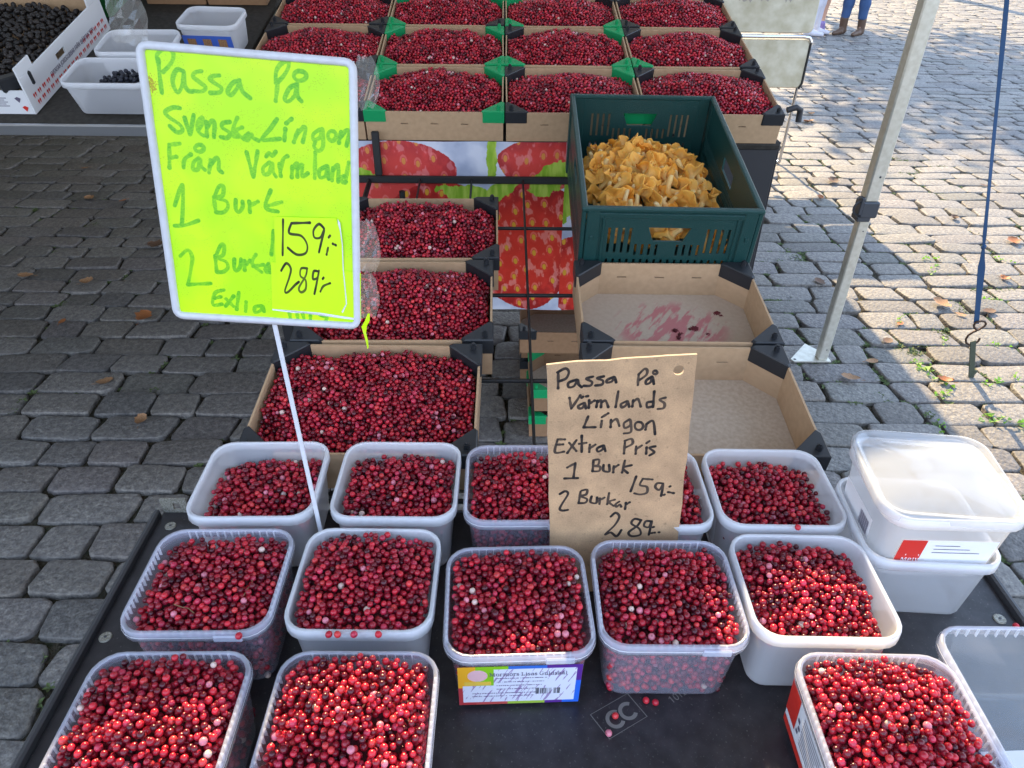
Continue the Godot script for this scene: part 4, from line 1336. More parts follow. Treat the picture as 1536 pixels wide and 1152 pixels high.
func build_trays() -> void:
	build_box_heaps()
	var g := "trays on the wire rack"
	var gh := "berry heaps in the trays on the rack"
	# left column, from the shelf to the banner
	for q in [[-0.243, 0.942, 0.0, 3, "cardboard tray brimming with lingonberries, first up the rack behind the milky tubs", "lingonberries in the rack tray right behind the milky tubs", -0.6], [-0.221, 1.247, 0.0, 2, "cardboard tray of lingonberries beside the yellow sign's torn strip", "lingonberries in the middle tray of the rack column by the yellow sign", 0.5], [-0.211, 1.552, 0.0, 1, "cardboard tray of lingonberries on the rack just under the strawberry banner", "lingonberries in the rack tray just under the strawberry banner", 0.8]]:
		var xf := slope_xf(q[0], q[1], rack_y(q[1]), 0.125, q[6])
		tray(q[4], xf, "bbbb", g)
		fill_tray(q[3], xf, q[3] == 3, q[5], gh)
	# right column: two empty trays
	var sm := mat(Color.WHITE, 0.85)
	sm.albedo_texture = stain_texture()
	var lower := tray("empty cardboard tray with a clean floor, behind the brown price card", slope_xf(0.357, 0.942, rack_y(0.942), 0.125, -0.8), "bbbb", g)
	var stained := tray("empty cardboard tray with red juice stains on its floor, in front of the green crate", slope_xf(0.367, 1.247, rack_y(1.247), 0.125, -0.6), "bbbb", g)
	var s := begin()
	quad_uv(s, [Vector3(-0.19, 0.0046, -0.138), Vector3(0.19, 0.0046, -0.138), Vector3(0.19, 0.0046, 0.138), Vector3(-0.19, 0.0046, 0.138)], [Vector2(0, 0), Vector2(1, 0), Vector2(1, 1), Vector2(0, 1)])
	var lin_ := part("stained_liner", finish(s), sm, stained)
	lin_.set_meta("label", "juice-stained paper floor")
	rng.seed = 3
	for k in 4:
		var o := part("lingonberry", berry_near, M.core, self, Transform3D(Basis.from_euler(Vector3(rng.randf() * 3, 0, 1)).scaled(Vector3(0.0042, 0.003, 0.0042)), stained.transform * Vector3([0.02, 0.028, 0.055, 0.024][k], 0.0075, [0.0, 0.016, -0.004, 0.03][k])))
		meta(o, "squashed dark berry left on the stained floor of the empty tray", "berry", "squashed berries in the stained tray")
	# the upper counter: three rows of four
	var gu := "trays on the high counter"
	var ghu := "berry heaps in the trays on the high counter"
	var rown := ["front", "middle", "back"]
	var coln := ["fourth", "third", "second", "first"]
	var capset := [["bbbb", "gggg", "bggb", "gbbb"], ["bbbb", "gggg", "gggb", "gbbb"], ["bbbb", "gbgg", "ggbg", "bbbb"]]
	for r in 3:
		for c in 4:
			var d := 2.172 + 0.305 * r
			var xf := slope_xf(-0.605 + 0.407 * c, d, 1.029 + 0.228 * (d - 2.172), 0.228, [0.4, -0.3, 0.5, -0.4][(r + c) % 4])
			var capw := "black" if c == 0 or c == 3 else "green"
			tray("%s-cornered tray of lingonberries, %s row of the high counter, %s from its black-sheeted end" % [capw, rown[r], coln[c]], xf, capset[r][c], gu)
			fill_tray((r * 3 + c) % 3 if not (r == 1 and c == 2) else 1, xf, (r + c) % 2 == 1, "lingonberries in the high counter's %s row, %s tray from the black-sheeted end" % [rown[r], coln[c]], ghu)
	# trays stacked on the ground under the rack
	var gd := "empty trays stacked under the rack"
	var u1 := tray("brown tray with green corners lying lowest on the cobbles under the rack", pose(at(0.30, 0.002, 2.2), 0), "gggg", gd, null, M.card_brown)
	tray("brown tray with green corners stacked on another tray under the rack", pose(at(0.305, 0.112, 2.21), 1), "gggg", gd, null, M.card_brown)
	tray("brown tray with black corners standing on top of the stack under the rack", pose(at(0.27, 0.222, 2.42), -1), "bbbb", gd, null, M.card_brown)
	tray("brown tray under the back of the stack below the rack", pose(at(0.275, 0.002, 2.56), 0), "bbbb", gd, null, M.card_brown)
	tray("brown tray in the middle of the back stack below the rack", pose(at(0.278, 0.112, 2.56), 0), "bbbb", gd, null, M.card_brown)
	for k in 5:
		var o := part("lingonberry", berry_near, M.core, self, Transform3D(Basis().scaled(Vector3.ONE * 0.0046), at(0.19 + 0.012 * k, 0.1165, 2.16 + 0.006 * (k % 3))))
		meta(o, "dark berry left in a tray under the rack", "berry", "berries left in the trays under the rack")
	lower.set_meta("label", "empty cardboard tray with a clean floor, behind the brown price card")
	u1.set_meta("label", "brown tray with green corners lying lowest on the cobbles under the rack")

# ---------------------------------------------------------------- the green crate and its chanterelles
func build_crate() -> void:
	var W := 0.40
	var D := 0.60
	var H := 0.226
	var xf := slope_xf(0.383, 1.552, rack_y(1.552), 0.178, -1.2, D)
	var o := thing("folding_crate", "dark green slotted plastic crate of chanterelles standing on the wire rack", "crate", xf)
	part("floor", bx(Vector3(W - 0.012, 0.006, D - 0.012)), M.crate, o, Transform3D(Basis.IDENTITY, Vector3(0, 0.005, 0)))
	# end panels: hand hold in the middle, two tiers of slots
	for sg in [1, -1]:
		var holes := [Rect2(W / 2 - 0.048, 0.138, 0.096, 0.036)]
		for k in 18:
			var x := 0.065 + k * 0.0159
			if absf(x - W / 2) > 0.078:
				holes.append(Rect2(x - 0.003, 0.106, 0.006, 0.066))
			elif k % 1 == 0 and absf(x - W / 2) > 0.018:
				holes.append(Rect2(x - 0.003, 0.1, 0.006, 0.03))
			holes.append(Rect2(x - 0.003, 0.045, 0.006, 0.044))
		var s := begin()
		board(s, Transform3D(Basis.IDENTITY, Vector3(-W / 2 + 0.012, 0.0, 0)), W - 0.024, H - 0.012, 0.005, holes.map(func(r): return Rect2(r.position - Vector2(0.012, 0), r.size)))
		# the hand hold's slanted corners
		for e in [-1, 1]:
			var p := Vector3(e * 0.048, 0.138, 0)
			for zz in [0.0025, -0.0025]:
				tri(s, p + Vector3(0, 0, zz), p + Vector3(-e * 0.014, 0, zz), p + Vector3(0, 0.036, zz))
			quad(s, p + Vector3(-e * 0.014, 0, 0.0025), p + Vector3(-e * 0.014, 0, -0.0025), p + Vector3(0, 0.036, -0.0025), p + Vector3(0, 0.036, 0.0025))
		# raised frame round the panel
		for q in [[0, 0.012, W - 0.03, 0.012], [0, H - 0.022, W - 0.03, 0.012], [-W / 2 + 0.05, H / 2, 0.006, H - 0.04], [W / 2 - 0.05, H / 2, 0.006, H - 0.04]]:
			box(s, Transform3D(Basis.IDENTITY, Vector3(q[0], q[1], sg * 0.004)), Vector3(q[2], q[3], 0.004), 0.0012)
		part("end_panel", finish(s), M.crate, o, Transform3D(Basis.IDENTITY, Vector3(0, 0.002, sg * (D / 2 - 0.006))))
	for sg in [1, -1]:
		var holes := [Rect2(D / 2 - 0.055, 0.135, 0.11, 0.036)]
		for k in 44:
			var x := 0.03 + k * 0.0126
			holes.append(Rect2(x - 0.0028, 0.03, 0.0056, 0.04))
			holes.append(Rect2(x - 0.0028, 0.08, 0.0056, 0.042))
		var s := begin()
		board(s, Transform3D(Basis(Vector3.UP, PI / 2), Vector3(0, 0, D / 2 - 0.012)), D - 0.024, H - 0.012, 0.005, holes.map(func(r): return Rect2(r.position - Vector2(0.012, 0), r.size)))
		part("side_panel", finish(s), M.crate, o, Transform3D(Basis.IDENTITY, Vector3(sg * (W / 2 - 0.006), 0.002, 0)))
	for e in [[1, 1], [1, -1], [-1, 1], [-1, -1]]:
		var s := begin()
		box(s, Transform3D(Basis.IDENTITY, Vector3(e[0] * (W / 2 - 0.0045), H / 2, e[1] * (D / 2 - 0.02))), Vector3(0.011, H - 0.006, 0.036), 0.002)
		box(s, Transform3D(Basis.IDENTITY, Vector3(e[0] * (W / 2 - 0.026), H / 2, e[1] * (D / 2 - 0.0045))), Vector3(0.030, H - 0.0064, 0.011), 0.002)
		for yy in [0.06, 0.15]:
			box(s, Transform3D(Basis.IDENTITY, Vector3(e[0] * (W / 2 - 0.024), yy, e[1] * (D / 2 + 0.002))), Vector3(0.008, 0.012, 0.004), 0.001)
		part("corner", finish(s), M.crate, o)
	var s2 := begin()
	for sg in [1, -1]:
		box(s2, Transform3D(Basis.IDENTITY, Vector3(0, H - 0.005, sg * (D / 2 - 0.005))), Vector3(W + 0.004, 0.011, 0.014), 0.003)
		box(s2, Transform3D(Basis.IDENTITY, Vector3(sg * (W / 2 - 0.005), H - 0.0052, 0)), Vector3(0.014, 0.0108, D - 0.016), 0.003)
	part("rim", finish(s2), M.crate, o)
	# mushrooms
	var kinds := []
	for v in 8:
		kinds.append(chanterelle(900 + v))
	rng.seed = 42
	var placed := []
	var layers := [[85, 0.0], [210, 1.0]]
	for L in layers:
		var tries := 0
		var cnt := 0
		while cnt < L[0] and tries < 4000:
			tries += 1
			var x := rng.randf_range(-0.155, 0.155)
			var z := rng.randf_range(-0.20, 0.254)
			var e := Vector2((x + 0.02) / 0.26, (z - 0.03) / 0.36)
			var top := 0.172 - 0.075 * e.length_squared() - maxf(0, x - 0.08) * 0.5
			if z < -0.15:
				top -= (-0.15 - z) * 0.6
			var sp := 0.023 if L[1] > 0 else 0.034
			var ok := true
			for p in placed:
				if p.z == L[1] and Vector2(p.x - x, p.y - z).length() < sp * 0.72:
					ok = false
					break
			if not ok:
				continue
			placed.append(Vector3(x, z, L[1]))
			cnt += 1
			var y := top - (0.05 if L[1] == 0.0 else rng.randf_range(0.004, 0.022))
			var b := Basis.from_euler(Vector3(rng.randf_range(-1.5, 1.5), rng.randf() * TAU, rng.randf_range(-1.5, 1.5))).scaled(Vector3.ONE * rng.randf_range(0.7, 1.3))
			if rng.randf() < 0.3:
				b = Basis.from_euler(Vector3(rng.randf_range(2.3, 3.6), rng.randf() * TAU, rng.randf_range(-0.6, 0.6))).scaled(Vector3.ONE * rng.randf_range(0.9, 1.2))
			var m := part("chanterelle", kinds[rng.randi() % kinds.size()], M.mushroom, self, xf * Transform3D(b, Vector3(x, y, z)))
			meta(m, "golden chanterelle mushroom heaped in the dark green crate", "mushroom", "chanterelles in the green crate")

func chanterelle(seed_: int) -> ArrayMesh:
	var r := RandomNumberGenerator.new()
	r.seed = seed_
	var n := 20
	var v := PackedVector3Array()
	var c := PackedColorArray()
	var ix := PackedInt32Array()
	var hue := r.randf_range(0.0, 1.0)
	var capc := Color(0.82, 0.31, 0.02).lerp(Color(0.84, 0.43, 0.075), hue)
	var stem := Color(0.80, 0.58, 0.28).lerp(Color(0.74, 0.45, 0.12), r.randf())
	var R := r.randf_range(0.017, 0.03)
	var hgt := r.randf_range(0.034, 0.05)
	var bend := r.randf_range(-0.012, 0.012)
	var waves := r.randi_range(3, 5)
	var ph := r.randf() * TAU
	# stem to cap underside, over the rim and down into the funnel
	var prof := [[0.0, 0.0042, 0.0, 1], [0.1, 0.0055, 0.0, 1], [0.45, 0.0055, 0.0, 1], [0.68, 0.0085, 0.1, 1], [0.82, 0.52, 0.5, 2], [0.94, 0.86, 0.9, 2], [1.0, 1.0, 1.0, 2], [1.045, 0.99, 1.0, 3], [1.03, 0.86, 0.9, 3], [0.92, 0.5, 0.5, 3], [0.84, 0.18, 0.1, 3]]
	for j in prof.size():
		var q: Array = prof[j]
		for k in n:
			var a := TAU * k / n
			var rad: float = q[1] if j < 4 else q[1] * R * (1.0 + q[2] * (0.13 * sin(waves * a + ph) + 0.03 * sin(7 * a + ph)))
			var y: float = q[0] * hgt + q[2] * 0.0055 * sin(waves * a + ph * 1.7) + q[2] * 0.005 * sin(2 * a + ph)
			v.append(Vector3(rad * cos(a) + bend * sin(q[0] * 2.2), y - hgt * 0.6, rad * sin(a)))
			var t := r.randf_range(0.9, 1.08)
			var cc: Color = stem if j < 3 else (capc.lerp(stem, 0.45) if j < 5 else capc)
			c.append(Color(cc.r * t, cc.g * t, cc.b * t))
	for j in prof.size() - 1:
		for k in n:
			var k2 := (k + 1) % n
			var a := j * n + k
			var b := j * n + k2
			ix.append_array([a, b, b + n, a, b + n, a + n])
	var e0 := v.size()
	v.append(Vector3(0, -hgt * 0.6, 0))
	c.append(stem)
	v.append(Vector3(bend * sin(1.6), hgt * 0.74 - hgt * 0.6, 0))
	c.append(capc)
	for k in n:
		ix.append_array([e0, (k + 1) % n, k])
		ix.append_array([e0 + 1, (prof.size() - 1) * n + k, (prof.size() - 1) * n + (k + 1) % n])
	return arrays_mesh(v, c, ix)

# ---------------------------------------------------------------- the counters
func build_counter() -> void:
	var o := thing("high_counter", "dark sloping counter behind the rack with black sheeting at its end", "counter", Transform3D(Basis.IDENTITY, at(0.0, 0, 2.7)))
	var off := at(0.0, 0, 2.7)
	var tilt := Basis(Vector3.RIGHT, atan(0.228))
	part("board", bx(Vector3(1.66, 0.018, 1.2), 0.003), M.counter, o, Transform3D(tilt, at(0.0, 1.029 + 0.228 * 0.58, 2.172 + 0.58) + tilt * Vector3(0, -0.0105, 0) - off))
	for q in [[-0.78, 2.3], [0.78, 2.3], [-0.78, 3.2], [0.78, 3.2]]:
		var h: float = 1.0 + 0.228 * (q[1] - 2.172)
		part("leg", bx(Vector3(0.04, h, 0.04), 0.004), M.rack, o, Transform3D(Basis.IDENTITY, at(q[0], h / 2, q[1]) - off))
	part("front_sheet", bx(Vector3(0.36, 0.50, 0.006), 0.002), M.black_sheet, o, Transform3D(Basis.IDENTITY, at(0.648, 0.76, 2.178) - off))
	part("end_sheet", bx(Vector3(0.006, 0.62, 1.1), 0.002), M.black_sheet, o, Transform3D(Basis.IDENTITY, at(0.832, 0.72, 2.73) - off))
	# curled lip of the end sheet beside the front tray
	part("end_lip", tube_mesh([at(0.835, 1.12, 2.19) - off, at(0.86, 1.128, 2.19) - off, at(0.878, 1.12, 2.2) - off, at(0.88, 1.085, 2.2) - off], 0.009, 8), M.black_sheet, o)
	part("paper_scrap", bx(Vector3(0.02, 0.04, 0.001)), M.paper, o, Transform3D(Basis.IDENTITY, at(0.61, 1.015, 2.1735) - off))
	# banner
	var s := begin()
	s.set_smooth_group(0)
	var nx := 30
	var ny := 10
	var w := 1.28
	for i in nx:
		for j in ny:
			var p := []
			var uv := []
			for e in [[0, 0], [0, 1], [1, 1], [1, 0]]:
				var u := float(i + e[0]) / nx
				var t := float(j + e[1]) / ny
				p.append(Vector3((u - 0.5) * w, -t * 0.56, 0.004 * sin(u * 11.0) * t + 0.003 * sin(u * 29 + t * 4)))
				uv.append(Vector2(u * 1.28, t))
			quad_uv(s, p, uv)
	var bm := mat(Color.WHITE, 0.5)
	bm.albedo_texture = banner_texture()
	var b := part("strawberry_banner", finish(s), bm, self, Transform3D(Basis.IDENTITY, at(-0.17, 1.030, 2.159)))
	meta(b, "glossy banner printed with large strawberries, hanging from the high counter's front", "banner")

func build_left_counter() -> void:
	var y0 := 1.07
	var d0 := 2.167
	var sl := 0.245
	var tilt := Basis(Vector3.RIGHT, atan(sl))
	var on := func(x: float, d: float) -> Vector3: return at(x, y0 + sl * (d - d0), d)
	var c: Vector3 = on.call(-1.78, d0 + 0.62)
	var o := thing("side_counter", "dark counter with a grey steel front edge, beside the yellow sign", "counter", Transform3D(Basis.IDENTITY, Vector3(c.x, 0, c.z)))
	var off := Vector3(c.x, 0, c.z)
	part("board", bx(Vector3(1.86, 0.02, 1.27), 0.003), M.counter, o, Transform3D(tilt, c + tilt * Vector3(0, -0.0115, 0) - off))
	part("steel_edge", bx(Vector3(1.86, 0.034, 0.012), 0.003), M.steel, o, Transform3D(tilt, on.call(-1.78, d0) + tilt * Vector3(0, -0.014, 0.012) - off))
	for q in [[-0.9, 2.35], [-2.66, 2.35], [-0.9, 3.3], [-2.66, 3.3]]:
		var h: float = y0 + sl * (q[1] - d0) - 0.03
		if q[0] > -1.0 and q[1] < 2.5:
			q[1] = 2.75
			h = y0 + sl * (q[1] - d0) - 0.03
		part("leg", bx(Vector3(0.04, h, 0.04), 0.004), M.rack, o, Transform3D(Basis.IDENTITY, Vector3(q[0], h / 2, -q[1]) - off))
	var put := func(x: float, d: float, yaw: float) -> Transform3D: return Transform3D(tilt * Basis(Vector3.UP, deg_to_rad(yaw)), on.call(x, d) + tilt * Vector3(0, 0.0004, 0))
	# tubs
	var g := "tubs on the side counter"
	var ta := make_tub("fruit_tub", "stained milky tub with a few blueberries on the side counter's front edge", put.call(-1.14, 2.275, 0), "milky", 0.125, 0.083, 0.105, g)
	make_tub("fruit_tub", "milky tub standing behind the blueberry tub on the side counter", put.call(-1.13, 2.47, 2), "milky", 0.115, 0.083, 0.105, g)
	make_tub("fruit_tub", "bluish tub mostly hidden by the yellow sign, beside the blueberry tub", put.call(-0.93, 2.285, -2), "clear", 0.075, 0.083, 0.105, g)
	var tb := make_tub("fruit_tub", "empty milky tub with a blue label, just above the yellow sign's top edge", put.call(-0.955, 2.655, -3), "milky", 0.10, 0.078, 0.105, g)
	tub_label(tb, "blue_label", M.blue_label, 0, Rect2(-0.1, 0.1, 1.15, 0.7), 0.0008, 0.10, 0.078, 0.105)
	for k in 3:
		tub_label(tb, "label_picture", M.leaf_tan, 0, Rect2(0.0 + k * 0.36, 0.35, 0.2, 0.32), 0.0014, 0.10, 0.078, 0.105)
	# blueberries
	var top := func(x: float, z: float) -> float:
		return maxf(0.006, 0.088 - 5.0 * (pow(x - 0.03, 2) * 0.7 + pow(z + 0.02, 2)))
	var bl := pile(0.10, 0.062, 0.03, top, func(_x, _z): return 0.002, 0.006, 801, 30)
	var mm := heap_mesh(bl, berry_far, 802)
	var r := RandomNumberGenerator.new()
	r.seed = 8
	for i in mm.instance_count:
		var k := r.randf_range(0.6, 1.3)
		mm.set_instance_color(i, Color(0.012 * k, 0.014 * k, 0.026 * k))
	heap("blueberry_heap", mm, M.dark_fruit, "dark blueberries left in the stained milky tub", "berries", ta.transform)
	# white printed fruit box
	var W := 0.42
	var D := 0.60
	var H := 0.125
	var bxf: Transform3D = put.call(-1.585, 2.205 + D / 2, 0)
	var wb := thing("fruit_box", "white printed cardboard fruit box of dark fruit on the side counter", "box", bxf)
	part("floor", bx(Vector3(W - 0.01, 0.004, D - 0.01)), M.card, wb, Transform3D(Basis.IDENTITY, Vector3(0, 0.003, 0)))
	for sg in [1, -1]:
		var s := begin()
		board(s, Transform3D(Basis(Vector3.UP, PI / 2), Vector3(0, 0.001, D / 2)), D, H - 0.02, 0.005, [Rect2(0.22, 0.058, 0.06, 0.02)])
		# raised shoulders at both ends
		for e in [-1, 1]:
			box(s, Transform3D(Basis.IDENTITY, Vector3(0, H - 0.004, e * (D / 2 - 0.045))), Vector3(0.005, 0.03, 0.09), 0.001)
		part("side_wall", finish(s), M.white_card, wb, Transform3D(Basis.IDENTITY, Vector3(sg * (W / 2 - 0.0025), 0, 0)))
	for sg in [1, -1]:
		var s := begin()
		board(s, Transform3D(Basis.IDENTITY, Vector3(-W / 2 + 0.006, 0.001, 0)), W - 0.012, 0.07 if sg > 0 else 0.16, 0.005, [] if sg > 0 else [Rect2(0.14, 0.10, 0.09, 0.014)])
		part("end_wall", finish(s), M.white_card if sg > 0 else M.card, wb, Transform3D(Basis.IDENTITY, Vector3(0, 0, sg * (D / 2 - 0.003))))
	for e in [1, -1]:
		var s := begin()
		box(s, Transform3D(Basis(Vector3.UP, e * PI / 4), Vector3(e * (W / 2 - 0.035), 0.085, D / 2 - 0.035)), Vector3(0.09, 0.04, 0.03), 0.004)
		part("corner_cap", finish(s), M.cap_black, wb)
		s = begin()
		box(s, Transform3D(Basis(Vector3.UP, -e * PI / 4), Vector3(e * (W / 2 - 0.035), 0.15, -D / 2 + 0.035)), Vector3(0.09, 0.04, 0.03), 0.004)
		part("corner_cap", finish(s), M.cap_black, wb)
	# printing on the right side: rows of little red fruit and a line of capitals
	for row in 2:
		for k in 18:
			if row == 0 and k > 4 and k < 12:
				continue
			var s := begin()
			var z := 0.27 - k * 0.031 - 0.008 * row
			var y := 0.042 - row * 0.022
			for q in [[0.0, 0.0], [0.0105, 0.0]]:
				quad(s, Vector3(0, y + 0.008, z - q[0]), Vector3(0, y + 0.004, z - q[0] - 0.0045), Vector3(0, y - 0.008, z - q[0]), Vector3(0, y + 0.004, z - q[0] + 0.0045))
			part("printed_fruit", finish(s), M.red_label, wb, Transform3D(Basis.IDENTITY, Vector3(W / 2 + 0.0008, 0, 0)))
	part("lettering", letters("SVENSKA JORDGUBBAR FRÅN BJÄREBACKEN", 0.017, 0.0004, "Droid Sans"), M.print_dark, wb, Transform3D(Basis(Vector3.UP, PI / 2), Vector3(W / 2 + 0.0008, 0.047, -0.02)))
	for k in 5:
		part("print_line", bx(Vector3(0.11 - 0.015 * (k % 2), 0.002, 0.0006)), M.print_dark, wb, Transform3D(Basis.IDENTITY, Vector3(0.09, 0.05 - k * 0.006, D / 2 + 0.0002)))
	for q in [[0.178, 0.045, "print_dark"], [0.188, 0.018, "red_label"]]:
		var s := begin()
		quad(s, Vector3(0, 0.009, 0), Vector3(0.009, 0.004, 0), Vector3(0, -0.009, 0), Vector3(-0.009, 0.004, 0))
		part("printed_heart", finish(s), M[q[2]], wb, Transform3D(Basis.IDENTITY, Vector3(q[0], q[1], D / 2 + 0.0006)))
	# a stub of white card on the back wall
	var fr := RandomNumberGenerator.new()
	fr.seed = 19
	var ftop := func(x: float, z: float) -> float: return 0.115 - 0.6 * x * x - 0.28 * (z + 0.02) * (z + 0.02)
	var df := pile(W / 2 - 0.012, D / 2 - 0.03, 0.03, ftop, func(x, z): return maxf(0.006, ftop.call(x, z) - 0.035), 0.0088, 810, 120)
	var dm := heap_mesh(df, berry_far, 811)
	for i in dm.instance_count:
		var k := fr.randf_range(0.5, 1.5)
		dm.set_instance_color(i, Color(0.013 * k, 0.009 * k, 0.008 * k))
		dm.set_instance_transform(i, dm.get_instance_transform(i) * Transform3D(Basis().scaled(Vector3(0.85, 1.25, 0.85)), Vector3.ZERO))
	heap("dark_fruit_heap", dm, M.dark_fruit, "black ripe fruit piled in the white printed box", "fruit", bxf)
	# green crate behind the box, flaring to its rim
	var gxf: Transform3D = put.call(-1.56, 3.02, 0)
	var gc := thing("green_crate", "mid green plastic crate behind the white fruit box", "crate", gxf)
	var s3 := begin()
	loft(s3, [rounded(0.155, 0.13, 0.02, 0.0), rounded(0.205, 0.17, 0.022, 0.16), rounded(0.215, 0.18, 0.022, 0.162), rounded(0.215, 0.18, 0.022, 0.176), rounded(0.2, 0.165, 0.02, 0.176), rounded(0.15, 0.125, 0.018, 0.006)], true, true)
	part("body", finish(s3), M.crate_green, gc)
	for k in 7:
		var z := -0.1 + k * 0.034
		part("rib", bx(Vector3(0.006, 0.15, 0.006), 0.001), M.crate_green, gc, Transform3D(Basis(Vector3.FORWARD, 0.3), Vector3(0.184, 0.082, z)))
	# two brown cartons further back
	for q in [[-1.21, "brown carton standing behind the milky tubs, next to the green crate"], [-0.985, "brown carton standing behind the blue-labelled tub"]]:
		var cxf: Transform3D = put.call(q[0], 3.11, 0)
		var ct := thing("carton", q[1], "carton", cxf, "brown cartons on the side counter")
		for e in [[0, 0.1, 0.21, 0.005], [0, -0.1, 0.21, 0.005], [0.1065, 0, 0.005, 0.2], [-0.1065, 0, 0.005, 0.2]]:
			part("wall", bx(Vector3(e[2], 0.15, e[3]), 0.0008), M.card_brown, ct, Transform3D(Basis.IDENTITY, Vector3(e[0], 0.076, e[1])))
		part("floor", bx(Vector3(0.205, 0.004, 0.19)), M.card_brown, ct, Transform3D(Basis.IDENTITY, Vector3(0, 0.003, 0)))
		part("flap", bx(Vector3(0.2, 0.003, 0.08)), M.card_brown, ct, Transform3D(Basis(Vector3.RIGHT, -0.5), Vector3(0, 0.168, 0.12)))

# ---------------------------------------------------------------- signs
func build_signs() -> void:
	var W := 0.235
	var H := 0.3204
	var xf := pose(Vector3(-0.3001, 1.1851, -0.8096), 1.34, -7.48, -4.2)
	# the stick runs down between the tubs to the shelf; the thing's base is there
	var foot := Vector3(-0.262, 0.7635, -0.7475)
	var o := thing("price_sign", "fluorescent yellow hand-lettered price sign in a white frame on a thin stick", "sign", Transform3D(Basis.IDENTITY, foot))
	var q := Transform3D(Basis.IDENTITY, -foot) * xf
	var s := begin()
	var a := []
	for ring in [[0.0, 0.0], [0.0, 0.008], [0.0065, 0.0095], [0.0085, 0.006], [0.0085, 0.0]]:
		var pts := rounded(W / 2 - ring[0], H / 2 - ring[0], 0.013 - ring[0] * 1.1, ring[1], 4)
		a.append(pts.map(func(p): return Vector3(p.x, H / 2 - p.z, p.y - 0.004)))
	loft(s, a)
	part("frame", finish(s), M.sign_frame, o, q)
	var wpx := 620
	var hpx := 845
	var tx := sign_texture(ink(blank(wpx, hpx), wpx, hpx, GREEN_STROKES, 1.0, 13.0, 4), wpx, hpx)
	var ym := mat(Color.WHITE, 0.42)
	ym.albedo_texture = tx
	s = begin()
	var n := 12
	var bump := simple_noise(3, 9.0, 2)
	s.set_smooth_group(0)
	for i in n:
		for j in n:
			var p := []
			var uv := []
			for e in [[0, 0], [0, 1], [1, 1], [1, 0]]:
				var u := float(i + e[0]) / n
				var t := float(j + e[1]) / n
				var m := 0.004
				p.append(Vector3(lerpf(-W / 2 + m, W / 2 - m, u), lerpf(H - m, m, t), 0.0007 + 0.0013 * bump.get_noise_2d(u, t)))
				uv.append(Vector2(lerpf(m / W, 1 - m / W, u), lerpf(m / H, 1 - m / H, t)))
			quad_uv(s, p, uv)
	part("paper_sheet", finish(s), ym, o, q)
	part("backing_board", bx(Vector3(W - 0.006, H - 0.006, 0.002)), M.sign_frame, o, q * Transform3D(Basis.IDENTITY, Vector3(0, H / 2, -0.0025)))
	# pasted-over pieces of the same paper with the new prices
	var poly := func(pts: Array, z: float, m: Material, called: String, from: float) -> void:
		var s2 := begin()
		var v := []
		var uv := []
		for p in pts:
			v.append(Vector3((p[0] * 0.001 - 0.5) * W, (1 - p[1] * 0.001) * H, z))
			uv.append(Vector2((p[0] - 540.0) / 420.0, (p[1] - from) / 420.0))
		for k in range(1, v.size() - 1):
			for e in [0, k, k + 1]:
				s2.set_uv(uv[e])
				s2.add_vertex(v[e])
		part(called, finish(s2), m, o, q)
	var pw := 420
	var buf := ink(blank(pw, pw), pw, pw, BLACK_STROKES.map(func(st):
		var out := []
		for i in range(0, st.size(), 2):
			out.append((st[i] - 540.0) / 0.42)
			out.append((st[i + 1] - 545.0) / 0.42)
		return out), 1.0, 10.5, 6)
	var pm := mat(Color.WHITE, 0.4)
	pm.albedo_texture = ink_texture(buf, pw, pw, Color(0.80, 0.965, 0.03), 0.03, Color(0.02, 0.025, 0.02), 88)
	poly.call([[540, 742], [920, 757], [1006, 763], [1003, 955], [780, 938], [528, 935]], 0.0022, M.yellow_patch, "pasted_strip", 545.0)
	poly.call([[893, 556], [905, 570], [916, 654], [917, 748], [930, 893], [906, 934], [896, 926], [905, 750]], 0.0027, M.paper, "torn_edge", 545.0)
	poly.call([[572, 564], [885, 553], [903, 600], [911, 654], [912, 748], [924, 894], [898, 930], [560, 912]], 0.0033, pm, "pasted_price", 545.0)
	poly.call([[528, 935], [780, 938], [1003, 955], [1002, 962], [900, 957], [776, 943], [640, 946], [530, 940]], 0.0026, M.paper, "torn_edge", 545.0)
	# the stick
	var top: Vector3 = q * Vector3(0.004, 0.012, -0.005)
	part("stick", stick_mesh(Vector3.ZERO, top, 0.0062, 0.0028), M.sign_frame, o)
	part("stick_clip", bx(Vector3(0.012, 0.016, 0.005), 0.001), M.sign_frame, o, q * Transform3D(Basis.IDENTITY, Vector3(0.004, 0.006, -0.0065)))
	# clear film that wraps the sign, bunched at the corners
	var film := [[[-W / 2 - 0.004, H - 0.005], [-0.022, 0.05, 0.016, 0.004], 31], [[W / 2 + 0.002, H - 0.052], [-0.003, 0.055, 0.022, 0.0], 32], [[W / 2 + 0.001, 0.075], [-0.004, 0.066, 0.024, 0.004], 33], [[W / 2 + 0.001, 0.012], [-0.003, 0.062, 0.022, 0.002], 34]]
	for f in film:
		var r := RandomNumberGenerator.new()
		r.seed = f[2]
		var s3 := begin()
		var g := 6
		var pts := []
		for i in g + 1:
			for j in g + 1:
				var u := float(i) / g
				var t := float(j) / g
				var wid: float = f[1][2] * (0.55 + 0.45 * sin(PI * clampf(t * 0.9 + 0.1, 0, 1)))
				pts.append(Vector3(f[0][0] + f[1][0] + u * (wid - f[1][0]) + r.randf_range(-0.0015, 0.0015), f[0][1] + t * f[1][1] + r.randf_range(-0.002, 0.002), -0.004 - 0.004 * u + r.randf_range(-0.0045, 0.0045)))
		for i in g:
			for j in g:
				quad(s3, pts[i * (g + 1) + j], pts[i * (g + 1) + j + 1], pts[(i + 1) * (g + 1) + j + 1], pts[(i + 1) * (g + 1) + j])
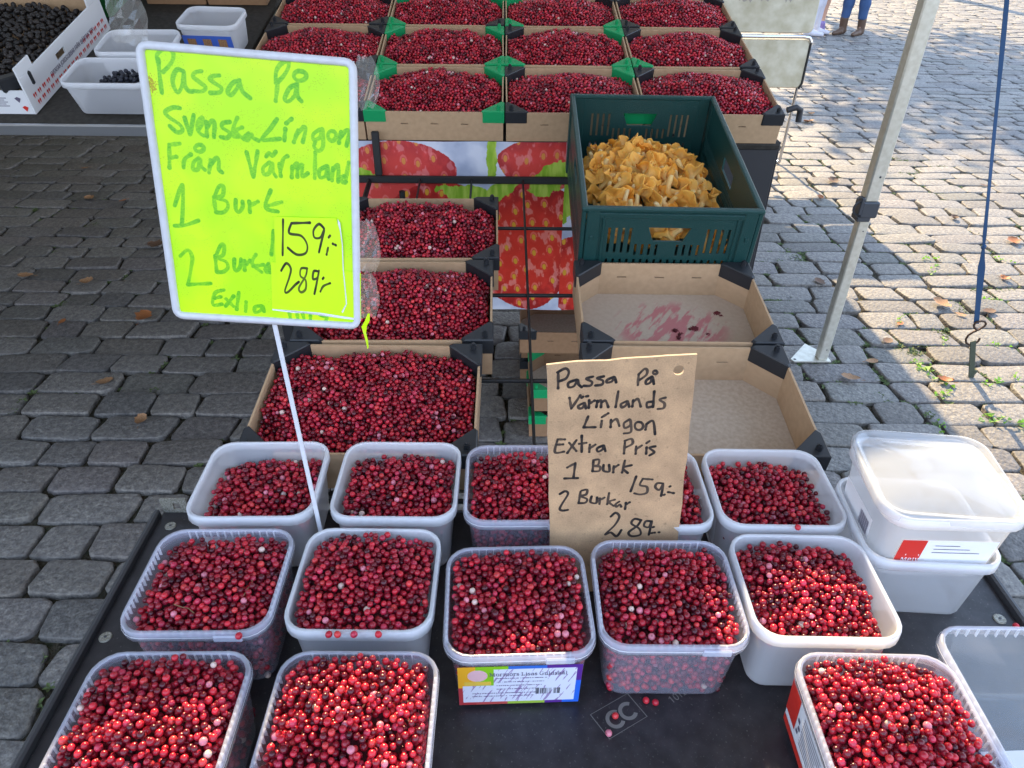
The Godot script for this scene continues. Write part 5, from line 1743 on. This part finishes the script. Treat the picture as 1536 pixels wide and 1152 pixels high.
		part("plastic_film", finish(s3), M.wrap, o, q)
	# torn strip of yellow paper hanging from the corner
	var s4 := begin()
	var strip := [[0.128, 0.022, 0.0012], [0.126, 0.012, 0.003], [0.122, 0.004, 0.0032], [0.123, -0.006, 0.0012], [0.1255, -0.016, 0.001], [0.127, -0.026, 0.0004]]
	for k in strip.size() - 1:
		var p: Array = strip[k]
		var e: Array = strip[k + 1]
		quad(s4, Vector3(p[0] - p[2], p[1], 0.001 + 0.001 * k), Vector3(p[0] + p[2], p[1], 0.0), Vector3(e[0] + e[2], e[1], 0.0), Vector3(e[0] - e[2], e[1], 0.002 + 0.001 * k))
	part("torn_strip", finish(s4), M.yellow_patch, o, q)

	# the brown card, cut from a carton and stood between the tubs
	var cw := 0.19
	var vis := 0.3018
	var low := 0.10
	var ch := vis + low
	var cxf := pose(Vector3(0.1657, 0.8649, -0.7366), 2.69, -4.43, 2.68)
	var c2 := cxf * Transform3D(Basis.IDENTITY, Vector3(0, -low, 0))
	var o2 := thing("price_card", "brown cardboard price card with black handwriting, standing between the berry tubs", "sign", c2)
	var cpx := 560
	var hpx2 := int(cpx * ch / cw)
	var cm := mat(Color.WHITE, 0.85)
	cm.albedo_texture = ink_texture(ink(blank(cpx, hpx2), cpx, hpx2, CARD_STROKES, vis / ch, 11.5, 7), cpx, hpx2, Color(0.70, 0.57, 0.435), 0.22, Color(0.045, 0.03, 0.04), 55)
	var s5 := begin()
	var hole := Vector2(0.885, 0.052)
	# face, with a punched hole near the corner and slightly ragged edges
	var r5 := RandomNumberGenerator.new()
	r5.seed = 12
	var rim := []
	for k in 11: rim.append(Vector2(k / 10.0, r5.randf_range(-0.002, 0.004)))
	for k in 14: rim.append(Vector2(1.0 + r5.randf_range(-0.006, 0.004), (k + 1) / 15.0))
	for k in 11: rim.append(Vector2(1.0 - k / 10.0, 1.0))
	for k in 14: rim.append(Vector2(r5.randf_range(-0.004, 0.005), 1.0 - (k + 1) / 15.0))
	var poly2 := PackedVector2Array(rim.map(func(p): return Vector2(p.x * cw, p.y * ch)))
	var hp := PackedVector2Array()
	for k in 20:
		hp.append(Vector2(hole.x * cw, hole.y * ch) + Vector2(cos(TAU * k / 20), sin(TAU * k / 20)) * 0.0072)
	# join hole and outline by a hairline so that one polygon triangulates
	var best := 0
	for k in poly2.size():
		if poly2[k].distance_to(hp[15]) < poly2[best].distance_to(hp[15]): best = k
	var joined := PackedVector2Array()
	for k in poly2.size() + 1:
		joined.append(poly2[(best + k) % poly2.size()])
	for k in 21:
		joined.append(hp[(15 - k + 40) % 20] + (Vector2(0.00004, 0) if k == 20 else Vector2.ZERO))
	joined[poly2.size()] += Vector2(0.00004, 0)
	var idx := Geometry2D.triangulate_polygon(joined)
	for z in [0.0018, -0.0018]:
		for k in idx:
			s5.set_uv(Vector2(joined[k].x / cw, joined[k].y / ch))
			s5.add_vertex(Vector3(joined[k].x - cw / 2, ch - joined[k].y, z))
	part("face", finish(s5), cm, o2)
	var s6 := begin()
	for loop in [poly2, hp]:
		for k in loop.size():
			var p: Vector2 = loop[k]
			var e: Vector2 = loop[(k + 1) % loop.size()]
			quad(s6, Vector3(p.x - cw / 2, ch - p.y, 0.0018), Vector3(e.x - cw / 2, ch - e.y, 0.0018), Vector3(e.x - cw / 2, ch - e.y, -0.0018), Vector3(p.x - cw / 2, ch - p.y, -0.0018))
	part("cut_edge", finish(s6), M.card_inside, o2)

func stick_mesh(a: Vector3, b: Vector3, w: float, t: float) -> ArrayMesh:
	var s := begin()
	var y := (b - a).normalized()
	var x := y.cross(Vector3.BACK).normalized()
	var z := x.cross(y)
	box(s, Transform3D(Basis(x, y, z), (a + b) / 2), Vector3(w, a.distance_to(b), t), 0.0007)
	return finish(s)

# ---------------------------------------------------------------- tent, guy strap, display board
func build_tent() -> void:
	var o := thing("market_tent", "long white market tent on square aluminium poles, roofing the stall", "tent", Transform3D(Basis.IDENTITY, at(-1.5, 0, 3.4)))
	var off := at(-1.5, 0, 3.4)
	var x0 := -4.6
	var x1 := 1.45
	var d0 := -0.15
	var d1 := 7.3
	var top := 2.22
	var nx := 12
	var nz := 10
	for roof in [[d0, 2.56], [2.82, d1]]:        # two roofs that do not quite meet over the middle poles
		var s := begin()
		s.set_smooth_group(0)
		for i in nx:
			for j in nz:
				var p := []
				for e in [[0, 0], [0, 1], [1, 1], [1, 0]]:
					var u := float(i + e[0]) / nx
					var t := float(j + e[1]) / nz
					p.append(at(lerpf(x0, x1, u), top + 0.55 * (1 - absf(u * 2 - 1)) - 0.03 * sin(PI * t), lerpf(roof[0], roof[1], t)) - off)
				quad(s, p[0], p[1], p[2], p[3])
		part("canopy", finish(s), M.canopy, o)
	for x in [x0, x1]:
		part("valance", bx(Vector3(0.004, 0.2, d1 - d0)), M.canopy, o, Transform3D(Basis.IDENTITY, at(x, top - 0.102, (d0 + d1) / 2) - off))
	for q in [[1.366, 2.587], [1.366, 7.2], [-4.5, 2.587], [-4.5, 7.2], [1.366, -0.1], [-4.5, -0.1]]:
		var pole := Node3D.new()
		pole.name = numbered("pole", o)
		o.add_child(pole)
		pole.position = at(q[0], 0, q[1]) - off
		part("lower_tube", bx(Vector3(0.041, 0.70, 0.041), 0.004), M.alu, pole, Transform3D(Basis.IDENTITY, Vector3(0, 0.358, 0)))
		part("upper_tube", bx(Vector3(0.051, top - 0.71, 0.051), 0.005), M.alu, pole, Transform3D(Basis.IDENTITY, Vector3(0, (top + 0.70) / 2, 0)))
		var c := begin()
		box(c, Transform3D(Basis.IDENTITY, Vector3(0, 0.676, 0)), Vector3(0.066, 0.062, 0.066), 0.005)
		box(c, Transform3D(Basis.IDENTITY, Vector3(-0.012, 0.64, 0.002)), Vector3(0.05, 0.02, 0.056), 0.003)
		box(c, Transform3D(Basis.IDENTITY, Vector3(-0.034, 0.69, 0.018)), Vector3(0.014, 0.066, 0.03), 0.003)
		part("clamp", finish(c), M.clamp, pole)
		var ring := []
		for k in 13:
			var a := PI / 2 + PI * k / 12.0
			ring.append(Vector3(-0.034 + 0.024 * cos(a), 0.68 + 0.026 * sin(a), 0.02))
		part("pull_ring", tube_mesh(ring, 0.0035, 6), M.clamp, pole)
		for e in [[0.0258, 0.80, 0.006], [0.0208, 0.59, 0.004], [0.0208, 0.06, 0.004]]:
			var hs := begin()
			disc(hs, Transform3D(Basis(Vector3.RIGHT, PI / 2), Vector3(0.004, e[1], e[0])), e[2] * 0.7, 0.0006, 10)
			part("pin_hole", finish(hs), M.clamp, pole)
		# triangular foot plate with a peg hole
		var f := begin()
		var pl := [Vector2(-0.135, 0.012), Vector2(-0.122, -0.004), Vector2(-0.03, -0.115), Vector2(0.03, -0.03), Vector2(0.032, 0.03), Vector2(-0.125, 0.03)]
		for k in range(1, 5):
			tri(f, Vector3(pl[0].x, 0.009, pl[0].y), Vector3(pl[k].x, 0.009, pl[k].y), Vector3(pl[k + 1].x, 0.009, pl[k + 1].y))
		for k in 6:
			var a: Vector2 = pl[k]
			var b: Vector2 = pl[(k + 1) % 6]
			quad(f, Vector3(a.x, 0.004, a.y), Vector3(b.x, 0.004, b.y), Vector3(b.x, 0.009, b.y), Vector3(a.x, 0.009, a.y))
		part("foot_plate", finish(f), M.alu, pole)
		var h := begin()
		disc(h, Transform3D(Basis.IDENTITY, Vector3(-0.118, 0.0092, 0.014)), 0.006, 0.0006, 12)
		part("peg_hole", finish(h), M.clamp, pole)
	# walls of the tent's closed side
	part("side_wall", bx(Vector3(0.004, top - 0.2, d1 - 1.2)), M.tent_wall, o, Transform3D(Basis.IDENTITY, at(x0, (top - 0.2) / 2, (1.2 + d1) / 2) - off))
	var bw := begin()
	var mid := (x0 + x1) / 2
	for e in [[x0, mid], [mid, -0.2]]:
		var h0: float = top + 0.55 * (1 - absf((e[0] - x0) / (x1 - x0) * 2 - 1))
		var h1: float = top + 0.55 * (1 - absf((e[1] - x0) / (x1 - x0) * 2 - 1))
		quad(bw, at(e[0], 0, d1 - 0.02), at(e[0], h0, d1 - 0.02), at(e[1], h1, d1 - 0.02), at(e[1], 0, d1 - 0.02))
	part("back_wall", finish(bw), M.tent_wall, o, Transform3D(Basis.IDENTITY, -off))
	# roof beams
	for x in [1.366, -4.5]:
		part("beam", bx(Vector3(0.03, 0.03, d1 - d0 - 0.2), 0.003), M.alu, o, Transform3D(Basis.IDENTITY, at(x, top - 0.022, (d0 + d1) / 2) - off))

func build_strap() -> void:
	var base := at(1.945, 0.0, 2.452)
	var o := thing("guy_strap", "blue guy strap with a black iron hook, pegged to the cobbles beside the tent pole", "strap", Transform3D(Basis.IDENTITY, base))
	var on := func(h: float) -> Vector3: return Vector3(-0.268 * h, h, -0.05 * h)
	# webbing, twisted here and there
	var s := begin()
	s.set_smooth_group(0)
	var n := 70
	var prev := []
	for k in n + 1:
		var t := float(k) / n
		var h := lerpf(0.248, 2.12, t)
		var w := 0.0125
		if h > 0.5: w = 0.0085
		w *= 0.86 + 0.14 * sin(h * 16.0)
		w = lerpf(w, 0.004, smoothstep(0.05, 0.0, absf(h - 0.57)))
		var ang := 0.3 * sin(h * 5.0) + 0.15 * sin(h * 13.0)
		var side := Vector3(cos(ang), 0.1, sin(ang)) * w
		var c: Vector3 = on.call(h)
		var row := [c - side, c + side]
		if k > 0:
			quad(s, prev[0], prev[1], row[1], row[0])
			var z := Vector3(0, 0, -0.0016)
			quad(s, prev[0] + z, row[0] + z, row[1] + z, prev[1] + z)
		prev = row
	part("webbing", finish(s), M.strap, o)
	part("knot", bx(Vector3(0.018, 0.02, 0.016), 0.006), M.strap, o, Transform3D(Basis(Vector3.FORWARD, 0.3), on.call(0.568)))
	# the iron hook: an eye above, an open hook below
	var pts := []
	var c0: Vector3 = on.call(0.20)
	for q in [[-0.004, 0.0625], [-0.017, 0.058], [-0.021, 0.046], [-0.016, 0.034], [-0.002, 0.022]]:
		pts.append(c0 + Vector3(q[0] * 1.15, q[1], 0.002))
	part("hook", tube_mesh(pts, 0.0042, 8), M.hook, o)
	pts = []
	for q in [[-0.004, 0.0625], [0.012, 0.061], [0.021, 0.05], [0.019, 0.038], [0.006, 0.024], [-0.012, 0.011], [-0.024, -0.004], [-0.026, -0.022], [-0.02, -0.038], [-0.006, -0.047], [0.01, -0.044], [0.02, -0.032], [0.022, -0.016]]:
		pts.append(c0 + Vector3(q[0] * 1.15, q[1], 0.0))
	part("hook", tube_mesh(pts, 0.0042, 8), M.hook, o)
	# the olive anchor loop below
	var s2 := begin()
	box(s2, Transform3D(Basis(Vector3.FORWARD, 0.35), Vector3(0.0, 0.012, 0)), Vector3(0.016, 0.05, 0.006), 0.002)
	part("anchor_peg", finish(s2), M.olive, o)
	part("anchor_loop", stick_mesh(Vector3.ZERO, on.call(0.17) + Vector3(-0.006, 0, 0), 0.022, 0.005), M.olive, o)

func build_display_board() -> void:
	var base := at(1.95, 0, 5.25)
	var o := thing("folding_board", "cream folding display board with rounded panels on chrome tube legs, behind the counter", "board", Transform3D(Basis.IDENTITY, base))
	var l := -0.62
	var r := 0.105
	var panel := func(y0: float, y1: float, called: String) -> void:
		var s := begin()
		var hw := (r - l) / 2
		var hh := (y1 - y0) / 2
		var rings := []
		for e in [[0.0, -0.012], [0.0, 0.008], [0.006, 0.012]]:
			rings.append(rounded(hw - e[0], hh - e[0], 0.035, e[1], 5).map(func(p): return Vector3((l + r) / 2 + p.x, (y0 + y1) / 2 + p.z, p.y)))
		loft(s, rings, true, true)
		part(called, finish(s), M.cream, o)
	panel.call(0.53, 0.835, "lower_panel")
	panel.call(0.875, 1.35, "upper_panel")
	# bare patches where the covering has peeled at the upper panel's edge
	var s2 := begin()
	var nz := simple_noise(61, 20.0, 3)
	var top := 1.12
	for k in 30:
		var x0 := -0.42 + k * 0.0145
		var d0 := 0.045 + 0.05 * nz.get_noise_1d(x0 * 2.0) + 0.03 * nz.get_noise_1d(x0 * 9.0)
		var d1 := 0.045 + 0.05 * nz.get_noise_1d((x0 + 0.0145) * 2.0) + 0.03 * nz.get_noise_1d((x0 + 0.0145) * 9.0)
		quad(s2, Vector3(x0, top, 0.0128), Vector3(x0 + 0.0145, top, 0.0128), Vector3(x0 + 0.0145, top - d1, 0.0128), Vector3(x0, top - d0, 0.0128))
	part("peeled_patch", finish(s2), M.peel, o)
	part("cross_tube", tube_mesh([Vector3(l, 0.853, 0.012), Vector3(r - 0.05, 0.853, 0.012), Vector3(r - 0.012, 0.846, 0.012), Vector3(r + 0.004, 0.82, 0.012)], 0.011, 10), M.chrome, o)
	part("side_tube", tube_mesh([Vector3(r + 0.004, 0.82, 0.012), Vector3(r + 0.004, 0.56, 0.012), Vector3(r - 0.01, 0.525, 0.008)], 0.008, 8), M.rack, o)
	for q in [[r - 0.015, 0.0], [l + 0.06, 0.0]]:
		part("leg", tube_mesh([Vector3(q[0], 0.54, -0.004), Vector3(q[0] - 0.006, 0.25, -0.004), Vector3(q[0] - 0.012, 0.012, 0.0)], 0.0105, 10), M.chrome, o)
		part("foot", tube_mesh([Vector3(q[0] - 0.012, 0.012, 0.0), Vector3(q[0] - 0.03, 0.012, -0.08), Vector3(q[0] - 0.055, 0.02, -0.26)], 0.0105, 10), M.chrome, o)
	part("bracket", bx(Vector3(0.05, 0.03, 0.03), 0.006), M.cap_black, o, Transform3D(Basis.IDENTITY, Vector3(-0.2, 0.50, -0.01)))
	part("brace", tube_mesh([Vector3(-0.15, 0.54, -0.012), Vector3(-0.15, 0.3, -0.1)], 0.008, 8), M.chrome, o)

# ---------------------------------------------------------------- people, as smooth joined limbs
# bones: [a, b, radius a, radius b]; one surface-net mesh of their blended distance field
func flesh(bones: Array, cell: float, blend: float, cut := []) -> ArrayMesh:
	var lo := Vector3(1e9, 1e9, 1e9)
	var hi := -lo
	for b in bones:
		var m: float = maxf(b[2], b[3]) + 2 * cell
		for p in [b[0], b[1]]:
			lo = lo.min(p - Vector3.ONE * m)
			hi = hi.max(p + Vector3.ONE * m)
	var n := Vector3i(((hi - lo) / cell).ceil()) + Vector3i.ONE
	var f := PackedFloat32Array()
	f.resize(n.x * n.y * n.z)
	f.fill(1.0)
	for b in bones:
		var m: float = maxf(b[2], b[3]) + 2.5 * cell + blend
		var a: Vector3 = b[0].min(b[1]) - Vector3.ONE * m
		var z: Vector3 = b[0].max(b[1]) + Vector3.ONE * m
		var i0 := Vector3i(((a - lo) / cell).floor()).clamp(Vector3i.ZERO, n - Vector3i.ONE)
		var i1 := Vector3i(((z - lo) / cell).ceil()).clamp(Vector3i.ZERO, n - Vector3i.ONE)
		var ab: Vector3 = b[1] - b[0]
		var l2 := maxf(ab.length_squared(), 1e-9)
		for x in range(i0.x, i1.x + 1):
			for y in range(i0.y, i1.y + 1):
				for w in range(i0.z, i1.z + 1):
					var p := lo + Vector3(x, y, w) * cell
					var t := clampf((p - b[0]).dot(ab) / l2, 0, 1)
					var d: float = p.distance_to(b[0] + ab * t) - lerpf(b[2], b[3], t)
					var k := (x * n.y + y) * n.z + w
					var e := f[k]
					var h := clampf(0.5 + 0.5 * (e - d) / blend, 0, 1)
					f[k] = lerpf(e, d, h) - blend * h * (1 - h)
	for c in cut:       # keep only what lies below / above a height: [y, +1 keeps above, -1 keeps below]
		for x in n.x:
			for y in n.y:
				for w in n.z:
					var k := (x * n.y + y) * n.z + w
					f[k] = maxf(f[k], (c[0] - (lo.y + y * cell)) * c[1])
	var vid := {}
	var v := PackedVector3Array()
	var ix := PackedInt32Array()
	var cor := [Vector3i(0, 0, 0), Vector3i(1, 0, 0), Vector3i(0, 1, 0), Vector3i(1, 1, 0), Vector3i(0, 0, 1), Vector3i(1, 0, 1), Vector3i(0, 1, 1), Vector3i(1, 1, 1)]
	var edges := [[0, 1], [2, 3], [4, 5], [6, 7], [0, 2], [1, 3], [4, 6], [5, 7], [0, 4], [1, 5], [2, 6], [3, 7]]
	for x in n.x - 1:
		for y in n.y - 1:
			for w in n.z - 1:
				var k0 := (x * n.y + y) * n.z + w
				var s0 := f[k0] < 0
				var mixed := false
				for c in cor:
					if (f[k0 + (c.x * n.y + c.y) * n.z + c.z] < 0) != s0:
						mixed = true
						break
				if not mixed:
					continue
				var sum := Vector3.ZERO
				var cnt := 0
				for e in edges:
					var a: Vector3i = cor[e[0]]
					var b: Vector3i = cor[e[1]]
					var fa := f[k0 + (a.x * n.y + a.y) * n.z + a.z]
					var fb := f[k0 + (b.x * n.y + b.y) * n.z + b.z]
					if (fa < 0) != (fb < 0):
						sum += Vector3(a).lerp(Vector3(b), fa / (fa - fb))
						cnt += 1
				vid[k0] = v.size()
				v.append(lo + (Vector3(x, y, w) + sum / cnt) * cell)
	var st := [n.y * n.z, n.z, 1]
	for x in range(1, n.x - 1):
		for y in range(1, n.y - 1):
			for w in range(1, n.z - 1):
				var k := (x * n.y + y) * n.z + w
				for ax in 3:
					var k1: int = k + st[ax]
					if (f[k] < 0) == (f[k1] < 0):
						continue
					var s1: int = st[(ax + 1) % 3]
					var s2: int = st[(ax + 2) % 3]
					var q := [k, k - s1, k - s1 - s2, k - s2]
					var ok := true
					for e in q:
						if not vid.has(e): ok = false
					if not ok:
						continue
					if f[k] < 0:
						ix.append_array([vid[q[0]], vid[q[2]], vid[q[1]], vid[q[0]], vid[q[3]], vid[q[2]]])
					else:
						ix.append_array([vid[q[0]], vid[q[1]], vid[q[2]], vid[q[0]], vid[q[2]], vid[q[3]]])
	var c := PackedColorArray()
	c.resize(v.size())
	c.fill(Color.WHITE)
	return arrays_mesh(v, c, ix)

# a standing adult facing +z, hands in the jacket pockets; stride moves the feet apart
func person(label: String, xf: Transform3D, trousers: Material, hem: float, shoes: Material, shoe_top: float, jacket: Material, stride: float) -> void:
	var o := thing("person", label, "person", xf)
	var body := []
	var leg := []
	var foot := []
	for sg in [-1, 1]:
		var hip := Vector3(sg * 0.09, 0.9, 0)
		var ank := Vector3(sg * 0.1, 0.09, sg * stride)
		var knee := (hip + ank) / 2 + Vector3(0, 0.03, 0.03)
		var calf := knee.lerp(ank, 0.3) + Vector3(0, 0, -0.012)
		leg.append([hip, knee, 0.085, 0.056])
		leg.append([knee, calf, 0.054, 0.054])
		leg.append([calf, ank, 0.052, 0.036])
		foot.append([ank + Vector3(0, -0.045, -0.035), ank + Vector3(0, -0.055, 0.06), 0.036, 0.034])
		foot.append([ank + Vector3(0, -0.055, 0.06), ank + Vector3(sg * 0.008, -0.064, 0.17), 0.036, 0.024])
		foot.append([ank + Vector3(0, -0.04, -0.02), ank + Vector3(0, shoe_top, 0), 0.044, 0.05])
	var torso := [[Vector3(0, 0.94, 0), Vector3(0, 1.1, 0.005), 0.125, 0.115], [Vector3(-0.06, 1.1, 0), Vector3(-0.09, 1.36, -0.01), 0.1, 0.09], [Vector3(0.06, 1.1, 0), Vector3(0.09, 1.36, -0.01), 0.1, 0.09], [Vector3(-0.12, 1.4, -0.01), Vector3(0.12, 1.4, -0.01), 0.06, 0.06]]
	var arms := []
	for sg in [-1, 1]:
		arms.append([Vector3(sg * 0.18, 1.39, -0.01), Vector3(sg * 0.27, 1.13, -0.07), 0.053, 0.042])
		arms.append([Vector3(sg * 0.27, 1.13, -0.07), Vector3(sg * 0.19, 0.98, 0.10), 0.04, 0.033])
	var head := [[Vector3(0, 1.4, -0.01), Vector3(0, 1.52, 0.01), 0.052, 0.05], [Vector3(0, 1.6, 0.02), Vector3(0, 1.65, 0.0), 0.075, 0.088], [Vector3(0, 1.56, 0.05), Vector3(0, 1.58, 0.045), 0.042, 0.05], [Vector3(0, 1.60, 0.095), Vector3(0, 1.625, 0.09), 0.014, 0.009], [Vector3(-0.088, 1.61, 0.005), Vector3(-0.09, 1.63, 0), 0.014, 0.016], [Vector3(0.088, 1.61, 0.005), Vector3(0.09, 1.63, 0), 0.014, 0.016]]
	var bare := func(list: Array, by: float) -> Array: return list.map(func(b): return [b[0], b[1], b[2] + by, b[3] + by])
	part("body", flesh(leg + torso + arms + head + foot.map(func(b): return [b[0], b[1], b[2] - 0.008, b[3] - 0.008]), 0.02, 0.03), M.skin, o)
	part("trousers", flesh(bare.call(leg, 0.017) + [[Vector3(-0.06, 0.93, 0), Vector3(0.06, 0.93, 0), 0.13, 0.13]], 0.02, 0.03, [[hem, 1.0]]), trousers, o)
	part("jacket", flesh(bare.call(torso + arms, 0.022) + [[Vector3(0, 0.88, 0), Vector3(0, 1.0, 0), 0.155, 0.15]], 0.022, 0.04), jacket, o)
	part("shoes", flesh(bare.call(foot, 0.006), 0.012, 0.02, [[0.001, 1.0]]), shoes, o)
	part("hair", flesh([[Vector3(0, 1.66, -0.015), Vector3(0, 1.62, -0.04), 0.095, 0.085], [Vector3(-0.05, 1.69, 0.03), Vector3(0.05, 1.69, 0.03), 0.06, 0.06]], 0.02, 0.03), M.hair, o)

func build_people() -> void:
	person("person in blue jeans and brown ankle boots standing on the far cobbles", pose(at(4.86, 0.002, 11.05), -52), M.jeans, 0.2, M.boot, 0.11, M.jacket, -0.06)
	person("person with bare legs, dark shorts and lilac shoes beside the cream board", pose(at(4.5, 0.002, 11.35), -60), M.navy, 0.42, M.lilac, 0.02, M.navy, 0.06)
	person("person in white trousers and white shoes, mostly hidden by the cream board", pose(at(4.3, 0.002, 11.0), 70), M.white_cloth, 0.1, M.white_cloth, 0.02, M.white_cloth, 0.04)

func build_tree() -> void:
	# stands beyond the frame and throws the broken shade on the middle of the square
	for q in [[4.6, 17.2, 6.6, 2.6, 1], [8.4, 16.6, 6.2, 2.0, 2]]:
		var o := thing("tree", ["broad leafy tree shading the square, beyond the people", "smaller leafy tree at the square's edge"][q[4] - 1], "tree", Transform3D(Basis.IDENTITY, at(q[0], 0, q[1])), "trees on the square")
		var r := RandomNumberGenerator.new()
		r.seed = q[4] * 7
		var s := begin()
		tube(s, [Vector3(0, -0.05, 0), Vector3(0.05, 1.5, 0), Vector3(0.0, 3.2, 0.1), Vector3(0.1, q[2], 0)], 0.19, 10, 0.06)
		part("trunk", finish(s), M.bark, o)
		for k in 6:
			var a := TAU * k / 6.0 + 0.3
			var h := 2.9 + 0.4 * k
			part("limb", tube_mesh([Vector3(0.03, h, 0), Vector3(cos(a) * 0.8, h + 0.7, sin(a) * 0.8), Vector3(cos(a) * 1.5, h + 1.6, sin(a) * 1.5)], 0.05, 7), M.bark, o)
		var mm := MultiMesh.new()
		mm.transform_format = MultiMesh.TRANSFORM_3D
		var ls := begin()
		quad(ls, Vector3(0, 0, -0.09), Vector3(0.05, 0.012, 0), Vector3(0, 0, 0.09), Vector3(-0.05, 0.012, 0))
		mm.mesh = finish(ls)
		var pts := []
		var clumps := []
		for k in 34:
			var d: Vector3 = Vector3(r.randfn(), r.randfn() * 0.7, r.randfn()).normalized() * pow(r.randf(), 0.4) * q[3]
			clumps.append(Vector3(0, q[2], 0) + d * Vector3(1, 0.75, 1))
		while pts.size() < 7000:
			var c: Vector3 = clumps[r.randi() % clumps.size()]
			pts.append(c + Vector3(r.randfn(), r.randfn(), r.randfn()) * 0.34)
		mm.instance_count = pts.size()
		for i in pts.size():
			mm.set_instance_transform(i, Transform3D(Basis.from_euler(Vector3(r.randf_range(-1, 1), r.randf() * TAU, r.randf_range(-1, 1))).scaled(Vector3.ONE * r.randf_range(0.8, 1.5)), pts[i]))
		var cr := MultiMeshInstance3D.new()
		cr.name = "crown"
		cr.multimesh = mm
		cr.material_override = M.crown
		o.add_child(cr)
		cr.set_meta("kind", "stuff")

func _ready() -> void:
	# camera
	var cam := Camera3D.new()
	cam.name = "camera"
	add_child(cam)
	cam.position = cam_at
	cam.rotation_degrees = Vector3(-34.6, -1.0, 0.8)
	cam.fov = 2 * rad_to_deg(atan(576.0 / 1080.0))
	cam.near = 0.05
	cam.far = 400
	cam.current = true
	# sky and exposure
	var env := Environment.new()
	env.background_mode = Environment.BG_SKY
	var sky := Sky.new()
	var sm := ProceduralSkyMaterial.new()
	sm.sky_top_color = Color(0.6, 0.7, 0.84)
	sm.sky_horizon_color = Color(0.92, 0.94, 0.96)
	sm.sky_curve = 0.16
	sm.ground_bottom_color = Color(0.3, 0.3, 0.3)
	sm.ground_horizon_color = Color(0.6, 0.62, 0.66)
	sm.energy_multiplier = 1.6
	sky.sky_material = sm
	env.sky = sky
	env.tonemap_mode = Environment.TONE_MAPPER_LINEAR
	env.tonemap_exposure = 2.75
	env.sdfgi_enabled = true
	env.ssao_enabled = true
	env.ssil_enabled = true
	var we := WorldEnvironment.new()
	we.name = "world_environment"
	we.environment = env
	add_child(we)
	# sun: behind the stall, a little to the left
	var sun := DirectionalLight3D.new()
	sun.name = "sun"
	add_child(sun)
	sun.look_at_from_position(Vector3.ZERO, Vector3(0.11, -1.0, 1.4), Vector3.UP)
	sun.light_color = Color(1.0, 0.89, 0.7)
	sun.light_energy = 1.6
	sun.light_angular_distance = 0.5
	sun.shadow_enabled = true

	make_materials()
	M.yellow_patch = mat(Color(0.80, 0.965, 0.03), 0.42)
	berry_near = fruit_mesh(12, 8, 0.94, true)
	berry_far = fruit_mesh(9, 6, 0.94, false)
	tray_parts()
	pave()
	build_tent()
	build_tree()
	build_shelf()
	build_rack()
	build_counter()
	build_left_counter()
	build_trays()
	build_crate()
	build_tubs()
	scatter_berries()
	build_empty_tubs()
	build_signs()
	build_strap()
	build_display_board()
	build_people()
	litter()
